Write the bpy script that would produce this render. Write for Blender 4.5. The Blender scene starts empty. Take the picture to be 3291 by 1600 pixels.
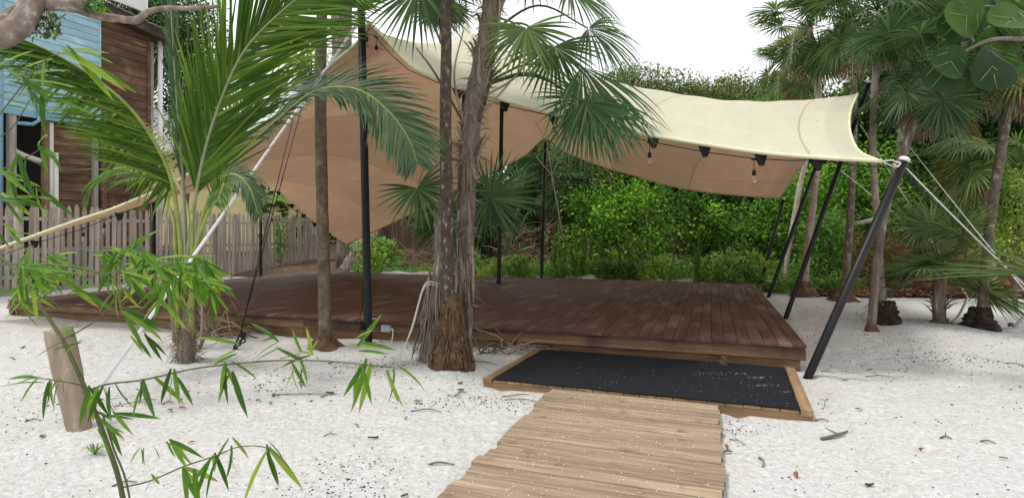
import bpy, math, random
import numpy as np
from mathutils import Vector, Matrix, Euler

# ---------------------------------------------------------------- camera, sky, sun, exposure
F, CX, HY, EYE = 1850.0, 1645.5, 752.0, 1.55      # focal length in photo pixels, optical axis, horizon, eye height
scn = bpy.context.scene
col = scn.collection
cam_d = bpy.data.cameras.new("camera"); cam = bpy.data.objects.new("camera", cam_d); col.objects.link(cam)
cam.location = (0, 0, EYE); cam.rotation_euler = (math.radians(90), 0, 0)
cam_d.sensor_width = 36; cam_d.lens = F / 3291 * 36; cam_d.shift_y = -48 / 3291
cam_d.clip_start = 0.05; cam_d.clip_end = 2000
scn.camera = cam

world = bpy.data.worlds.new("World"); scn.world = world; world.use_nodes = True
wn, wl = world.node_tree.nodes, world.node_tree.links
wn.clear()
SUN_EL, SUN_AZ = math.radians(66), math.radians(-105)
sky = wn.new('ShaderNodeTexSky'); sky.sky_type = 'NISHITA'; sky.sun_disc = False
sky.sun_elevation = SUN_EL; sky.sun_rotation = SUN_AZ; sky.dust_density = 3.0; sky.air_density = 1.0
hsv = wn.new('ShaderNodeHueSaturation'); hsv.inputs['Saturation'].default_value = 0.22; hsv.inputs['Value'].default_value = 1.0
tco = wn.new('ShaderNodeTexCoord'); cno = wn.new('ShaderNodeTexNoise'); cno.inputs['Scale'].default_value = 2.2; cno.inputs['Detail'].default_value = 5
crp = wn.new('ShaderNodeValToRGB'); crp.color_ramp.elements[0].position = .38; crp.color_ramp.elements[1].position = .62
cmx = wn.new('ShaderNodeMixRGB'); cmx.inputs['Color2'].default_value = (11.5, 11.7, 12.0, 1)
cml = wn.new('ShaderNodeMath'); cml.operation = 'MULTIPLY_ADD'; cml.inputs[1].default_value = .35; cml.inputs[2].default_value = .55
bg = wn.new('ShaderNodeBackground'); bg.inputs['Strength'].default_value = 0.10
wo = wn.new('ShaderNodeOutputWorld')
wl.new(tco.outputs['Generated'], cno.inputs['Vector']); wl.new(cno.outputs['Fac'], crp.inputs['Fac'])
wl.new(crp.outputs['Color'], cml.inputs[0]); wl.new(cml.outputs[0], cmx.inputs['Fac'])
wl.new(sky.outputs['Color'], hsv.inputs['Color']); wl.new(hsv.outputs['Color'], cmx.inputs['Color1'])
wl.new(cmx.outputs['Color'], bg.inputs['Color']); wl.new(bg.outputs['Background'], wo.inputs['Surface'])

sun_d = bpy.data.lights.new("sun", 'SUN'); sun = bpy.data.objects.new("sun", sun_d); col.objects.link(sun)
sun_d.energy = 1.5; sun_d.angle = math.radians(10); sun_d.color = (1.0, .96, .9)
sd = Vector((math.sin(SUN_AZ) * math.cos(SUN_EL), math.cos(SUN_AZ) * math.cos(SUN_EL), math.sin(SUN_EL)))
sun.rotation_euler = sd.to_track_quat('Z', 'Y').to_euler(); sun.location = (0, 0, 30)
scn.view_settings.view_transform = 'Standard'; scn.view_settings.look = 'None'
scn.view_settings.gamma = 1; scn.view_settings.exposure = 0.45
scn.cycles.max_bounces = 8; scn.cycles.transparent_max_bounces = 8

# ---------------------------------------------------------------- helpers
rnd = random.Random(7)
V = Vector
def P(px, py, d):            # point at depth d seen at photo pixel (px, py)
    return V(((px - CX) / F * d, d, EYE + (HY - py) / F * d))
def G(px, py, h=0.0):        # point of the level h seen at photo pixel
    return P(px, py, (EYE - h) * F / (py - HY))
WM = {}
def wmat(o): return WM.get(o.name, Matrix.Identity(4))
def attach(o, parent):
    if parent is not None:
        o.parent = parent; o.matrix_parent_inverse = wmat(parent).inverted()
def tag(o, label=None, cat=None, group=None, kind=None):
    if label: o['label'] = label
    if cat: o['category'] = cat
    if group: o['group'] = group
    if kind: o['kind'] = kind
    return o
def empty(name, loc, label, cat, group=None, rz=0.0):
    o = bpy.data.objects.new(name, None); col.objects.link(o)
    o.empty_display_size = .1
    o.location = loc; o.rotation_euler = (0, 0, rz)
    WM[o.name] = Matrix.Translation(V(loc)) @ Matrix.Rotation(rz, 4, 'Z')
    return tag(o, label, cat, group)
def link(name, me, parent=None, mw=None):
    o = bpy.data.objects.new(name, me); col.objects.link(o)
    if mw is None: mw = Matrix.Identity(4)
    WM[o.name] = mw
    if parent is not None:
        o.parent = parent
        o.matrix_parent_inverse = wmat(parent).inverted()
    o.matrix_basis = mw
    return o
def mesh_np(name, verts, faces, mat, smooth=False):
    verts = np.asarray(verts, dtype=np.float32); faces = np.asarray(faces, dtype=np.int32)
    me = bpy.data.meshes.new(name)
    k = faces.shape[1]; n = len(faces)
    me.vertices.add(len(verts)); me.vertices.foreach_set('co', verts.ravel())
    me.loops.add(n * k); me.loops.foreach_set('vertex_index', faces.ravel())
    me.polygons.add(n); me.polygons.foreach_set('loop_start', np.arange(0, n * k, k, dtype=np.int32))
    if smooth: me.polygons.foreach_set('use_smooth', np.ones(n, dtype=bool))
    me.update(calc_edges=True)
    if mat: me.materials.append(mat)
    return me

class MB:
    def __init__(s): s.v = []; s.f = []; s.sm = []
    def add(s, vs, fs, smooth=False):
        n = len(s.v); s.v += [tuple(v) for v in vs]
        for f in fs: s.f.append(tuple(i + n for i in f)); s.sm.append(smooth)
        return s
    def box(s, c, size, M=None):
        x, y, z = [q / 2 for q in size]; c = V(c)
        vs = [V((i * x, j * y, k * z)) for i in (-1, 1) for j in (-1, 1) for k in (-1, 1)]
        if M is not None: vs = [M @ v for v in vs]
        s.add([c + v for v in vs], [(0,1,3,2),(4,6,7,5),(0,4,5,1),(2,3,7,6),(0,2,6,4),(1,5,7,3)])
        return s
    def prism(s, prof, x0, x1):              # profile in (y, z), extruded along x
        n = len(prof)
        s.add([(x0, y, z) for y, z in prof] + [(x1, y, z) for y, z in prof],
              [(i, (i + 1) % n, n + (i + 1) % n, n + i) for i in range(n)] + [tuple(range(n - 1, -1, -1)), tuple(range(n, 2 * n))])
        return s
    def tube(s, pts, rad, n=8, cap=True, jit=0, seed=0, smooth=True):
        pts = [V(p) for p in pts]; m = len(pts)
        if not hasattr(rad, '__len__'): rad = [rad] * m
        rr = random.Random(seed); ref = None; vs = []
        for i in range(m):
            t = (pts[min(i + 1, m - 1)] - pts[max(i - 1, 0)])
            if t.length < 1e-9: t = V((0, 0, 1))
            t.normalize()
            if ref is None: ref = V((1, 0, 0)) if abs(t.x) < .8 else V((0, 1, 0))
            a = (ref - t * ref.dot(t)).normalized(); b = t.cross(a); ref = a
            for k in range(n):
                q = 2 * math.pi * k / n; r = rad[i] * (1 + (rr.uniform(-jit, jit) if jit else 0))
                vs.append(pts[i] + a * math.cos(q) * r + b * math.sin(q) * r)
        fs = [(i * n + k, i * n + (k + 1) % n, (i + 1) * n + (k + 1) % n, (i + 1) * n + k) for i in range(m - 1) for k in range(n)]
        if cap: fs += [tuple(range(n - 1, -1, -1)), tuple(range((m - 1) * n, m * n))]
        s.add(vs, fs, smooth); return s
    def lathe(s, c, prof, n=12, smooth=True):   # prof [(r, z)]
        c = V(c); vs = [c + V((r * math.cos(2 * math.pi * k / n), r * math.sin(2 * math.pi * k / n), z)) for r, z in prof for k in range(n)]
        m = len(prof)
        s.add(vs, [(i * n + k, i * n + (k + 1) % n, (i + 1) * n + (k + 1) % n, (i + 1) * n + k) for i in range(m - 1) for k in range(n)]
              + [tuple(range(n - 1, -1, -1)), tuple(range((m - 1) * n, m * n))], smooth); return s
    def mesh(s, name, mat):
        me = bpy.data.meshes.new(name); me.from_pydata(s.v, [], s.f)
        me.polygons.foreach_set('use_smooth', s.sm); me.update()
        if mat: me.materials.append(mat)
        return me
    def build(s, name, mat, parent=None, mw=None): return link(name, s.mesh(name, mat), parent, mw)

def cat_pts(pts, k=6):                      # smooth curve through points
    p = [V(q) for q in pts]; p = [p[0] * 2 - p[1]] + p + [p[-1] * 2 - p[-2]]; out = []
    for i in range(1, len(p) - 2):
        for j in range(k):
            t = j / k; a, b, c, d = p[i - 1], p[i], p[i + 1], p[i + 2]
            out.append(.5 * ((2 * b) + (c - a) * t + (2 * a - 5 * b + 4 * c - d) * t * t + (3 * b - a - 3 * c + d) * t ** 3))
    out.append(p[-2]); return out
def lerp_list(vals, n):
    return list(np.interp(np.linspace(0, 1, n), np.linspace(0, 1, len(vals)), vals))

# ---------------------------------------------------------------- materials
def newmat(name):
    m = bpy.data.materials.new(name); m.use_nodes = True
    nt = m.node_tree; nt.nodes.clear()
    return m, nt.nodes, nt.links
def rgb(c): return (c[0], c[1], c[2], 1)
def mul(c, k): return (min(c[0] * k, 1), min(c[1] * k, 1), min(c[2] * k, 1))
def surface(name, c1, c2, c3=None, scale=(4, 4, 4), detail=6, rough=.7, bump=.2, bscale=30, bdist=.02, rand=.25, spec=.3, gen='Object', stain=None, metallic=0, r3=.68):
    """noise mix of two or three colours, per-object brightness variation, bump"""
    m, n, l = newmat(name)
    tc = n.new('ShaderNodeTexCoord'); oi = n.new('ShaderNodeObjectInfo')
    sh = n.new('ShaderNodeVectorMath'); sh.operation = 'ADD'
    sc_ = n.new('ShaderNodeMath'); sc_.operation = 'MULTIPLY'; sc_.inputs[1].default_value = 37.0
    l.new(oi.outputs['Random'], sc_.inputs[0]); l.new(tc.outputs[gen], sh.inputs[0]); l.new(sc_.outputs[0], sh.inputs[1])
    mp = n.new('ShaderNodeMapping'); mp.inputs['Scale'].default_value = scale; l.new(sh.outputs[0], mp.inputs['Vector'])
    nz = n.new('ShaderNodeTexNoise'); nz.inputs['Scale'].default_value = 1; nz.inputs['Detail'].default_value = detail; nz.inputs['Roughness'].default_value = .62
    l.new(mp.outputs[0], nz.inputs['Vector'])
    rp = n.new('ShaderNodeValToRGB'); e = rp.color_ramp.elements
    e[0].position = .32; e[0].color = rgb(c1); e[1].position = .58 if c3 else .68; e[1].color = rgb(c2)
    if c3: q = e.new(r3); q.color = rgb(c3)
    l.new(nz.outputs['Fac'], rp.inputs['Fac'])
    colo = rp.outputs['Color']
    if stain:
        s2 = n.new('ShaderNodeTexNoise'); s2.inputs['Scale'].default_value = stain[1]; s2.inputs['Detail'].default_value = 4
        l.new(sh.outputs[0], s2.inputs['Vector'])
        r2 = n.new('ShaderNodeValToRGB'); r2.color_ramp.elements[0].position = stain[2]; r2.color_ramp.elements[1].position = stain[3]
        l.new(s2.outputs['Fac'], r2.inputs['Fac'])
        mx = n.new('ShaderNodeMixRGB'); mx.inputs['Color2'].default_value = rgb(stain[0])
        l.new(r2.outputs['Color'], mx.inputs['Fac']); l.new(colo, mx.inputs['Color1']); colo = mx.outputs['Color']
    if rand:
        mr = n.new('ShaderNodeMapRange'); mr.inputs['To Min'].default_value = 1 - rand; mr.inputs['To Max'].default_value = 1 + rand
        wn_ = n.new('ShaderNodeTexWhiteNoise'); wn_.noise_dimensions = '1D'; l.new(oi.outputs['Random'], wn_.inputs['W'])
        l.new(wn_.outputs['Value'], mr.inputs['Value'])
        hs = n.new('ShaderNodeHueSaturation'); l.new(mr.outputs[0], hs.inputs['Value']); l.new(colo, hs.inputs['Color']); colo = hs.outputs['Color']
    b = n.new('ShaderNodeBsdfPrincipled'); b.inputs['Roughness'].default_value = rough; b.inputs['Specular IOR Level'].default_value = spec; b.inputs['Metallic'].default_value = metallic
    l.new(colo, b.inputs['Base Color'])
    if bump:
        bz = n.new('ShaderNodeTexNoise'); bz.inputs['Scale'].default_value = bscale / max(scale); bz.inputs['Detail'].default_value = 5
        l.new(mp.outputs[0], bz.inputs['Vector'])
        bp = n.new('ShaderNodeBump'); bp.inputs['Strength'].default_value = bump; bp.inputs['Distance'].default_value = bdist
        l.new(bz.outputs['Fac'], bp.inputs['Height']); l.new(bp.outputs[0], b.inputs['Normal'])
    o = n.new('ShaderNodeOutputMaterial'); l.new(b.outputs[0], o.inputs['Surface'])
    return m
def leafmat(name, cols, trans=.35, rough=.42, patch=1.2, dead=None, spec=.22):
    """cols dark..light picked per leaf, with broad patches of lighter growth"""
    m, n, l = newmat(name)
    g = n.new('ShaderNodeNewGeometry'); tc = n.new('ShaderNodeTexCoord')
    nz = n.new('ShaderNodeTexNoise'); nz.inputs['Scale'].default_value = patch; nz.inputs['Detail'].default_value = 3
    l.new(tc.outputs['Object'], nz.inputs['Vector'])
    mr = n.new('ShaderNodeMapRange'); mr.inputs['From Min'].default_value = .3; mr.inputs['From Max'].default_value = .7
    mr.inputs['To Min'].default_value = -.25; mr.inputs['To Max'].default_value = .25; l.new(nz.outputs['Fac'], mr.inputs['Value'])
    oi = n.new('ShaderNodeObjectInfo'); a0 = n.new('ShaderNodeMath'); l.new(g.outputs['Random Per Island'], a0.inputs[0]); l.new(oi.outputs['Random'], a0.inputs[1])
    a1 = n.new('ShaderNodeMath'); a1.operation = 'FRACT'; l.new(a0.outputs[0], a1.inputs[0])
    ad = n.new('ShaderNodeMath'); l.new(a1.outputs[0], ad.inputs[0]); l.new(mr.outputs[0], ad.inputs[1])
    rp = n.new('ShaderNodeValToRGB'); e = rp.color_ramp.elements
    e[0].position = 0; e[0].color = rgb(cols[0]); e[1].position = 1; e[1].color = rgb(cols[-1])
    for i, c in enumerate(cols[1:-1]): q = e.new((i + 1) / (len(cols) - 1)); q.color = rgb(c)
    l.new(ad.outputs[0], rp.inputs['Fac']); colo = rp.outputs['Color']
    if dead:                                  # browned tip on some leaves (leaf runs along local Y)
        sy = n.new('ShaderNodeSeparateXYZ'); l.new(tc.outputs['Object'], sy.inputs[0])
        dn = n.new('ShaderNodeMath'); dn.operation = 'MULTIPLY_ADD'; dn.inputs[1].default_value = .30; l.new(a1.outputs[0], dn.inputs[0]); l.new(sy.outputs[1], dn.inputs[2])
        dr = n.new('ShaderNodeValToRGB'); dr.color_ramp.elements[0].position = .98; dr.color_ramp.elements[1].position = 1.0
        dm = n.new('ShaderNodeMapRange'); dm.inputs['From Min'].default_value = 1.06; dm.inputs['From Max'].default_value = 1.2; l.new(dn.outputs[0], dm.inputs['Value'])
        dx = n.new('ShaderNodeMixRGB'); l.new(dm.outputs[0], dx.inputs[0]); l.new(colo, dx.inputs[1]); dx.inputs[2].default_value = rgb(dead); colo = dx.outputs['Color']
    b = n.new('ShaderNodeBsdfPrincipled'); b.inputs['Roughness'].default_value = rough; b.inputs['Specular IOR Level'].default_value = spec
    l.new(colo, b.inputs['Base Color'])
    t = n.new('ShaderNodeBsdfTranslucent'); hs = n.new('ShaderNodeHueSaturation'); hs.inputs['Value'].default_value = 1.5; hs.inputs['Hue'].default_value = .485
    l.new(colo, hs.inputs['Color']); l.new(hs.outputs[0], t.inputs['Color'])
    mx = n.new('ShaderNodeMixShader'); mx.inputs['Fac'].default_value = trans
    l.new(b.outputs[0], mx.inputs[1]); l.new(t.outputs[0], mx.inputs[2])
    o = n.new('ShaderNodeOutputMaterial'); l.new(mx.outputs[0], o.inputs['Surface'])
    return m

M = {}
M['deck'] = surface('deck_stain', (.062, .027, .021), (.105, .047, .036), (.155, .080, .062), scale=(1.2, 16, 6), rough=.55, bump=.25, bscale=40, bdist=.004, rand=.05, spec=.22, stain=((.25, .185, .16), .9, .50, .85))
M['skirt'] = surface('skirt_wood', (.10, .052, .025), (.20, .11, .055), (.29, .18, .095), scale=(1.3, 12, 12), rough=.65, bump=.25, bdist=.004, rand=.22, stain=((.055, .03, .018), 1.7, .5, .72))
M['walk'] = surface('boardwalk_wood', (.19, .130, .080), (.32, .24, .158), (.41, .33, .235), scale=(1.6, 30, 16), rough=.8, bump=.4, bscale=60, bdist=.003, rand=.17, stain=((.17, .105, .06), 5.0, .60, .74))
M['oldpost'] = surface('old_post_wood', (.20, .145, .105), (.31, .24, .185), (.42, .35, .29), scale=(9, 9, 1.2), rough=.85, bump=.4, bdist=.006, rand=0)
M['rootsdark'] = surface('dark_root_mass', (.022, .014, .010), (.06, .038, .025), (.12, .08, .055), scale=(9, 9, 9), rough=.95, bump=1.0, bscale=36, bdist=.04, rand=.12)
M['frame'] = surface('frame_wood', (.17, .10, .05), (.27, .17, .09), (.36, .25, .14), scale=(1.3, 14, 14), rough=.65, bump=.3, bdist=.004, rand=.15)
M['black'] = surface('black_powder_coat', (.005, .005, .006), (.009, .009, .010), rough=.45, bump=.05, rand=0, spec=.3)
M['rubber'] = surface('black_plastic', (.008, .008, .009), (.013, .013, .013), rough=.6, bump=0, rand=0, spec=.15)
M['white'] = surface('white_paint', (.62, .62, .60), (.74, .74, .72), rough=.55, bump=.05, rand=.05)
M['rope'] = surface('white_rope', (.55, .54, .48), (.74, .73, .68), scale=(60, 60, 60), rough=.85, bump=.5, bscale=120, bdist=.004, rand=.06)
M['strap'] = surface('white_strap', (.72, .73, .74), (.82, .82, .82), rough=.6, bump=.1, rand=0)
M['fence'] = surface('fence_wood', (.24, .195, .155), (.39, .325, .265), (.52, .455, .385), scale=(9, 9, 1.0), rough=.85, bump=.35, bdist=.004, rand=.24)
M['oldfence'] = surface('dark_fence_wood', (.075, .045, .028), (.14, .088, .055), scale=(9, 9, 1), rough=.85, bump=.3, bdist=.004, rand=.3)
M['siding'] = surface('siding_wood', (.070, .034, .021), (.135, .072, .042), (.25, .17, .095), scale=(1.0, 8, 9), rough=.75, bump=.3, bdist=.006, rand=.38, stain=((.24, .155, .085), 1.2, .56, .74))
M['blue'] = surface('blue_paint', (.19, .355, .44), (.30, .48, .56), (.45, .59, .64), scale=(1.0, 3, 3), rough=.6, bump=.15, bdist=.003, rand=.05)
M['bluedark'] = surface('blue_trim', (.12, .29, .38), (.18, .36, .45), scale=(2, 5, 5), rough=.6, bump=.1, rand=.05)
M['bluepipe'] = surface('blue_pipe', (.12, .25, .36), (.2, .36, .48), scale=(4, 4, 2), rough=.5, bump=0, rand=.1)
M['fascia'] = surface('fascia_wood', (.025, .016, .012), (.06, .037, .026), (.12, .085, .06), scale=(2, 8, 8), rough=.8, bump=.4, bdist=.01, rand=.1)
M['greywood'] = surface('grey_weathered_wood', (.20, .175, .155), (.33, .30, .27), (.43, .40, .36), scale=(7, 7, 1), rough=.85, bump=.35, bdist=.004, rand=.12)
M['pipe'] = surface('grey_pvc', (.50, .46, .41), (.62, .59, .54), rough=.5, bump=.05, rand=.08)
M['void'] = surface('dark_room', (.012, .01, .009), (.02, .016, .014), rough=.9, bump=0, rand=0)
M['yellow'] = surface('yellow_render', (.76, .66, .30), (.84, .74, .38), scale=(1.5, 1.5, 1.5), rough=.85, bump=.15, rand=0)
M['roofwhite'] = surface('white_metal_roof', (.66, .68, .70), (.76, .78, .80), rough=.45, bump=0, rand=0)
M['glassdark'] = surface('window_glass', (.03, .035, .04), (.05, .055, .06), rough=.08, bump=0, rand=0, spec=.6)
M['carpet'] = surface('black_carpet', (.010, .011, .014), (.022, .024, .030), scale=(60, 60, 60), rough=.95, bump=.9, bscale=140, bdist=.006, rand=0, spec=.1)
M['bark'] = surface('smooth_palm_bark', (.075, .058, .042), (.17, .14, .105), (.34, .31, .25), scale=(14, 14, 9), rough=.85, bump=.7, bscale=40, bdist=.015, rand=.14, r3=.66)
M['barkdark'] = surface('dark_speckled_bark', (.036, .025, .019), (.085, .062, .046), (.42, .39, .34), scale=(26, 26, 12), rough=.85, bump=.8, bscale=50, bdist=.015, rand=.1, r3=.72)
M['barkmoss'] = surface('mossy_bark', (.075, .06, .035), (.155, .125, .08), (.26, .23, .14), scale=(12, 12, 8), rough=.9, bump=.7, bscale=40, bdist=.015, rand=.1, stain=((.13, .13, .04), 2.2, .55, .7))
M['pale'] = surface('pale_trunk', (.24, .19, .15), (.38, .32, .26), (.5, .45, .38), scale=(10, 10, 8), rough=.85, bump=.5, bdist=.012, rand=.2)
M['shag'] = surface('fibrous_trunk', (.10, .075, .058), (.22, .175, .14), (.42, .36, .30), scale=(16, 16, 3), rough=.95, bump=.9, bscale=50, bdist=.02, rand=.12)
M['fibre'] = leafmat('dry_fibre', [(.11, .078, .055), (.22, .165, .12), (.38, .31, .24)], trans=.15, rough=.85, spec=.1)
M['roots'] = surface('root_mass', (.075, .042, .023), (.16, .095, .052), (.27, .175, .10), scale=(9, 9, 9), rough=.95, bump=1.0, bscale=36, bdist=.04, rand=.12)
M['limb'] = surface('pale_limb', (.14, .10, .08), (.27, .21, .175), (.45, .40, .35), scale=(10, 10, 10), rough=.85, bump=.4, bdist=.012, rand=0)
M['dead'] = leafmat('dead_frond', [(.15, .10, .06), (.27, .19, .12), (.42, .33, .22)], trans=.2, rough=.8, spec=.1)
M['coco'] = leafmat('coconut_leaflet', [(.036, .10, .010), (.075, .175, .015), (.16, .29, .03)], trans=.46, rough=.4, patch=.8)
M['cocoback'] = leafmat('coconut_leaflet_bluish', [(.045, .085, .035), (.065, .12, .05), (.10, .165, .07)], trans=.3, rough=.36)
M['cocoyel'] = leafmat('coconut_leaflet_yellowing', [(.10, .16, .02), (.16, .21, .03), (.26, .25, .04)], trans=.4, rough=.4)
M['rachis'] = surface('yellow_green_rachis', (.20, .26, .05), (.33, .36, .10), scale=(6, 6, 6), rough=.5, bump=.05, rand=.1)
M['rachisgrey'] = surface('grey_rachis', (.19, .21, .11), (.30, .31, .18), scale=(6, 6, 6), rough=.5, bump=.05, rand=.1)
M['fan'] = leafmat('fan_leaf', [(.028, .072, .020), (.055, .122, .032), (.11, .19, .055)], trans=.3, rough=.38)
M['fandark'] = leafmat('fan_leaf_dark', [(.022, .062, .020), (.046, .105, .03), (.09, .165, .05)], trans=.3, rough=.38)
M['fanlight'] = leafmat('fan_leaf_light', [(.05, .10, .024), (.095, .17, .042), (.17, .25, .07)], trans=.3, rough=.42)
M['fanorange'] = leafmat('fan_leaf_orange', [(.11, .12, .025), (.24, .17, .04), (.34, .19, .05)], trans=.3, rough=.5)
M['bamboo'] = leafmat('bamboo_leaf', [(.030, .095, .010), (.06, .165, .014), (.11, .24, .022), (.24, .36, .04)], trans=.42, rough=.45, patch=2, dead=(.34, .22, .07))
M['bamstem'] = surface('bamboo_stem', (.055, .07, .022), (.12, .12, .04), scale=(12, 12, 6), rough=.5, bump=.1, rand=.1)
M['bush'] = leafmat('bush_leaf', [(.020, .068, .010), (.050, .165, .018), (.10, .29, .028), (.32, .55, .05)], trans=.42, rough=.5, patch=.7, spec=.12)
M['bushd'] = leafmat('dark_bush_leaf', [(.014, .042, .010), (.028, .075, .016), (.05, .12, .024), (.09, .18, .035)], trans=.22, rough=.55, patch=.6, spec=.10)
M['tree'] = leafmat('olive_tree_leaf', [(.035, .065, .016), (.075, .125, .03), (.14, .20, .05), (.24, .30, .08)], trans=.3, rough=.45, patch=.5)
M['weed'] = leafmat('weed_leaf', [(.05, .14, .02), (.09, .23, .034), (.16, .33, .055), (.26, .42, .10)], trans=.38, rough=.5, patch=.9)
M['lime'] = leafmat('lime_leaf', [(.15, .27, .03), (.24, .38, .05), (.36, .46, .09)], trans=.4, rough=.45)
M['yellowleaf'] = leafmat('yellow_leaf', [(.34, .30, .03), (.48, .40, .05)], trans=.3, rough=.5)
M['grape'] = leafmat('sea_grape_leaf', [(.012, .04, .008), (.025, .075, .012), (.05, .12, .018)], trans=.4, rough=.35, patch=3)
M['brownleaf'] = leafmat('brown_leaf', [(.10, .045, .022), (.20, .10, .05), (.30, .15, .08)], trans=.1, rough=.8, spec=.1)
M['twig'] = surface('grey_twig', (.12, .095, .075), (.23, .19, .16), scale=(14, 14, 14), rough=.9, bump=.3, rand=.3)
M['seed'] = surface('dark_seed', (.03, .022, .016), (.075, .058, .045), scale=(3, 3, 3), rough=.9, bump=0, rand=0)
M['vein'] = surface('pale_leaf_vein', (.16, .24, .07), (.24, .32, .10), rough=.5, bump=0, rand=0)
M['outlet'] = surface('grey_outlet', (.34, .35, .36), (.44, .45, .46), rough=.45, bump=0, rand=0)
M['blossom'] = surface('cream_fruit', (.40, .37, .24), (.55, .50, .36), scale=(20, 20, 20), rough=.8, bump=0, rand=0)

def glassmat():
    m, n, l = newmat('bulb_glass')
    g = n.new('ShaderNodeBsdfGlossy'); g.inputs['Roughness'].default_value = .03; t = n.new('ShaderNodeBsdfTransparent'); t.inputs['Color'].default_value = (.97, .95, .91, 1)
    fr = n.new('ShaderNodeLayerWeight'); fr.inputs['Blend'].default_value = .35; mx = n.new('ShaderNodeMixShader'); l.new(fr.outputs['Facing'], mx.inputs[0]); l.new(t.outputs[0], mx.inputs[1]); l.new(g.outputs[0], mx.inputs[2])
    o = n.new('ShaderNodeOutputMaterial'); l.new(mx.outputs[0], o.inputs['Surface']); return m
M['bulb'] = glassmat()

def sandmat():
    m, n, l = newmat('white_sand')
    tc = n.new('ShaderNodeTexCoord'); X = tc.outputs['Object']
    def noise(s, d=5, r=.6):
        q = n.new('ShaderNodeTexNoise'); q.inputs['Scale'].default_value = s; q.inputs['Detail'].default_value = d; q.inputs['Roughness'].default_value = r; l.new(X, q.inputs['Vector']); return q.outputs['Fac']
    def ramp(v, a, b, c1=(0, 0, 0), c2=(1, 1, 1)):
        q = n.new('ShaderNodeValToRGB'); q.color_ramp.elements[0].position = a; q.color_ramp.elements[1].position = b
        q.color_ramp.elements[0].color = rgb(c1); q.color_ramp.elements[1].color = rgb(c2); l.new(v, q.inputs['Fac']); return q.outputs['Color']
    def mix(f, a, b):
        q = n.new('ShaderNodeMixRGB'); l.new(f, q.inputs['Fac'])
        for i, c in ((1, a), (2, b)):
            if isinstance(c, tuple): q.inputs[i].default_value = rgb(c)
            else: l.new(c, q.inputs[i])
        return q.outputs['Color']
    base = ramp(noise(24, 9, .78), .34, .66, (.44, .425, .40), (.73, .715, .695))
    c = mix(ramp(noise(.55, 6), .58, .80), base, (.55, .485, .40))
    grains = ramp(noise(75, 3, .6), .62, .69)
    gm = n.new('ShaderNodeMixRGB'); gm.blend_type = 'MULTIPLY'; gm.inputs['Fac'].default_value = 1; l.new(grains, gm.inputs[1]); l.new(ramp(noise(1.3, 3), .36, .6), gm.inputs[2])
    c = mix(gm.outputs['Color'], c, (.28, .24, .20))
    b = n.new('ShaderNodeBsdfPrincipled'); b.inputs['Roughness'].default_value = .95; b.inputs['Specular IOR Level'].default_value = .15
    l.new(c, b.inputs['Base Color'])
    b1 = n.new('ShaderNodeBump'); b1.inputs['Strength'].default_value = 1.0; b1.inputs['Distance'].default_value = .05; l.new(noise(11, 6, .65), b1.inputs['Height'])
    b2 = n.new('ShaderNodeBump'); b2.inputs['Strength'].default_value = .5; b2.inputs['Distance'].default_value = .012; l.new(noise(70, 3), b2.inputs['Height']); l.new(b1.outputs[0], b2.inputs['Normal'])
    l.new(b2.outputs[0], b.inputs['Normal'])
    o = n.new('ShaderNodeOutputMaterial'); l.new(b.outputs[0], o.inputs['Surface']); return m
M['sand'] = sandmat()
M['litter'] = surface('forest_floor_litter', (.06, .038, .024), (.14, .085, .052), (.26, .17, .11), scale=(7, 7, 7), detail=8, rough=.95, bump=1.0, bscale=30, bdist=.05, rand=0)

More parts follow.
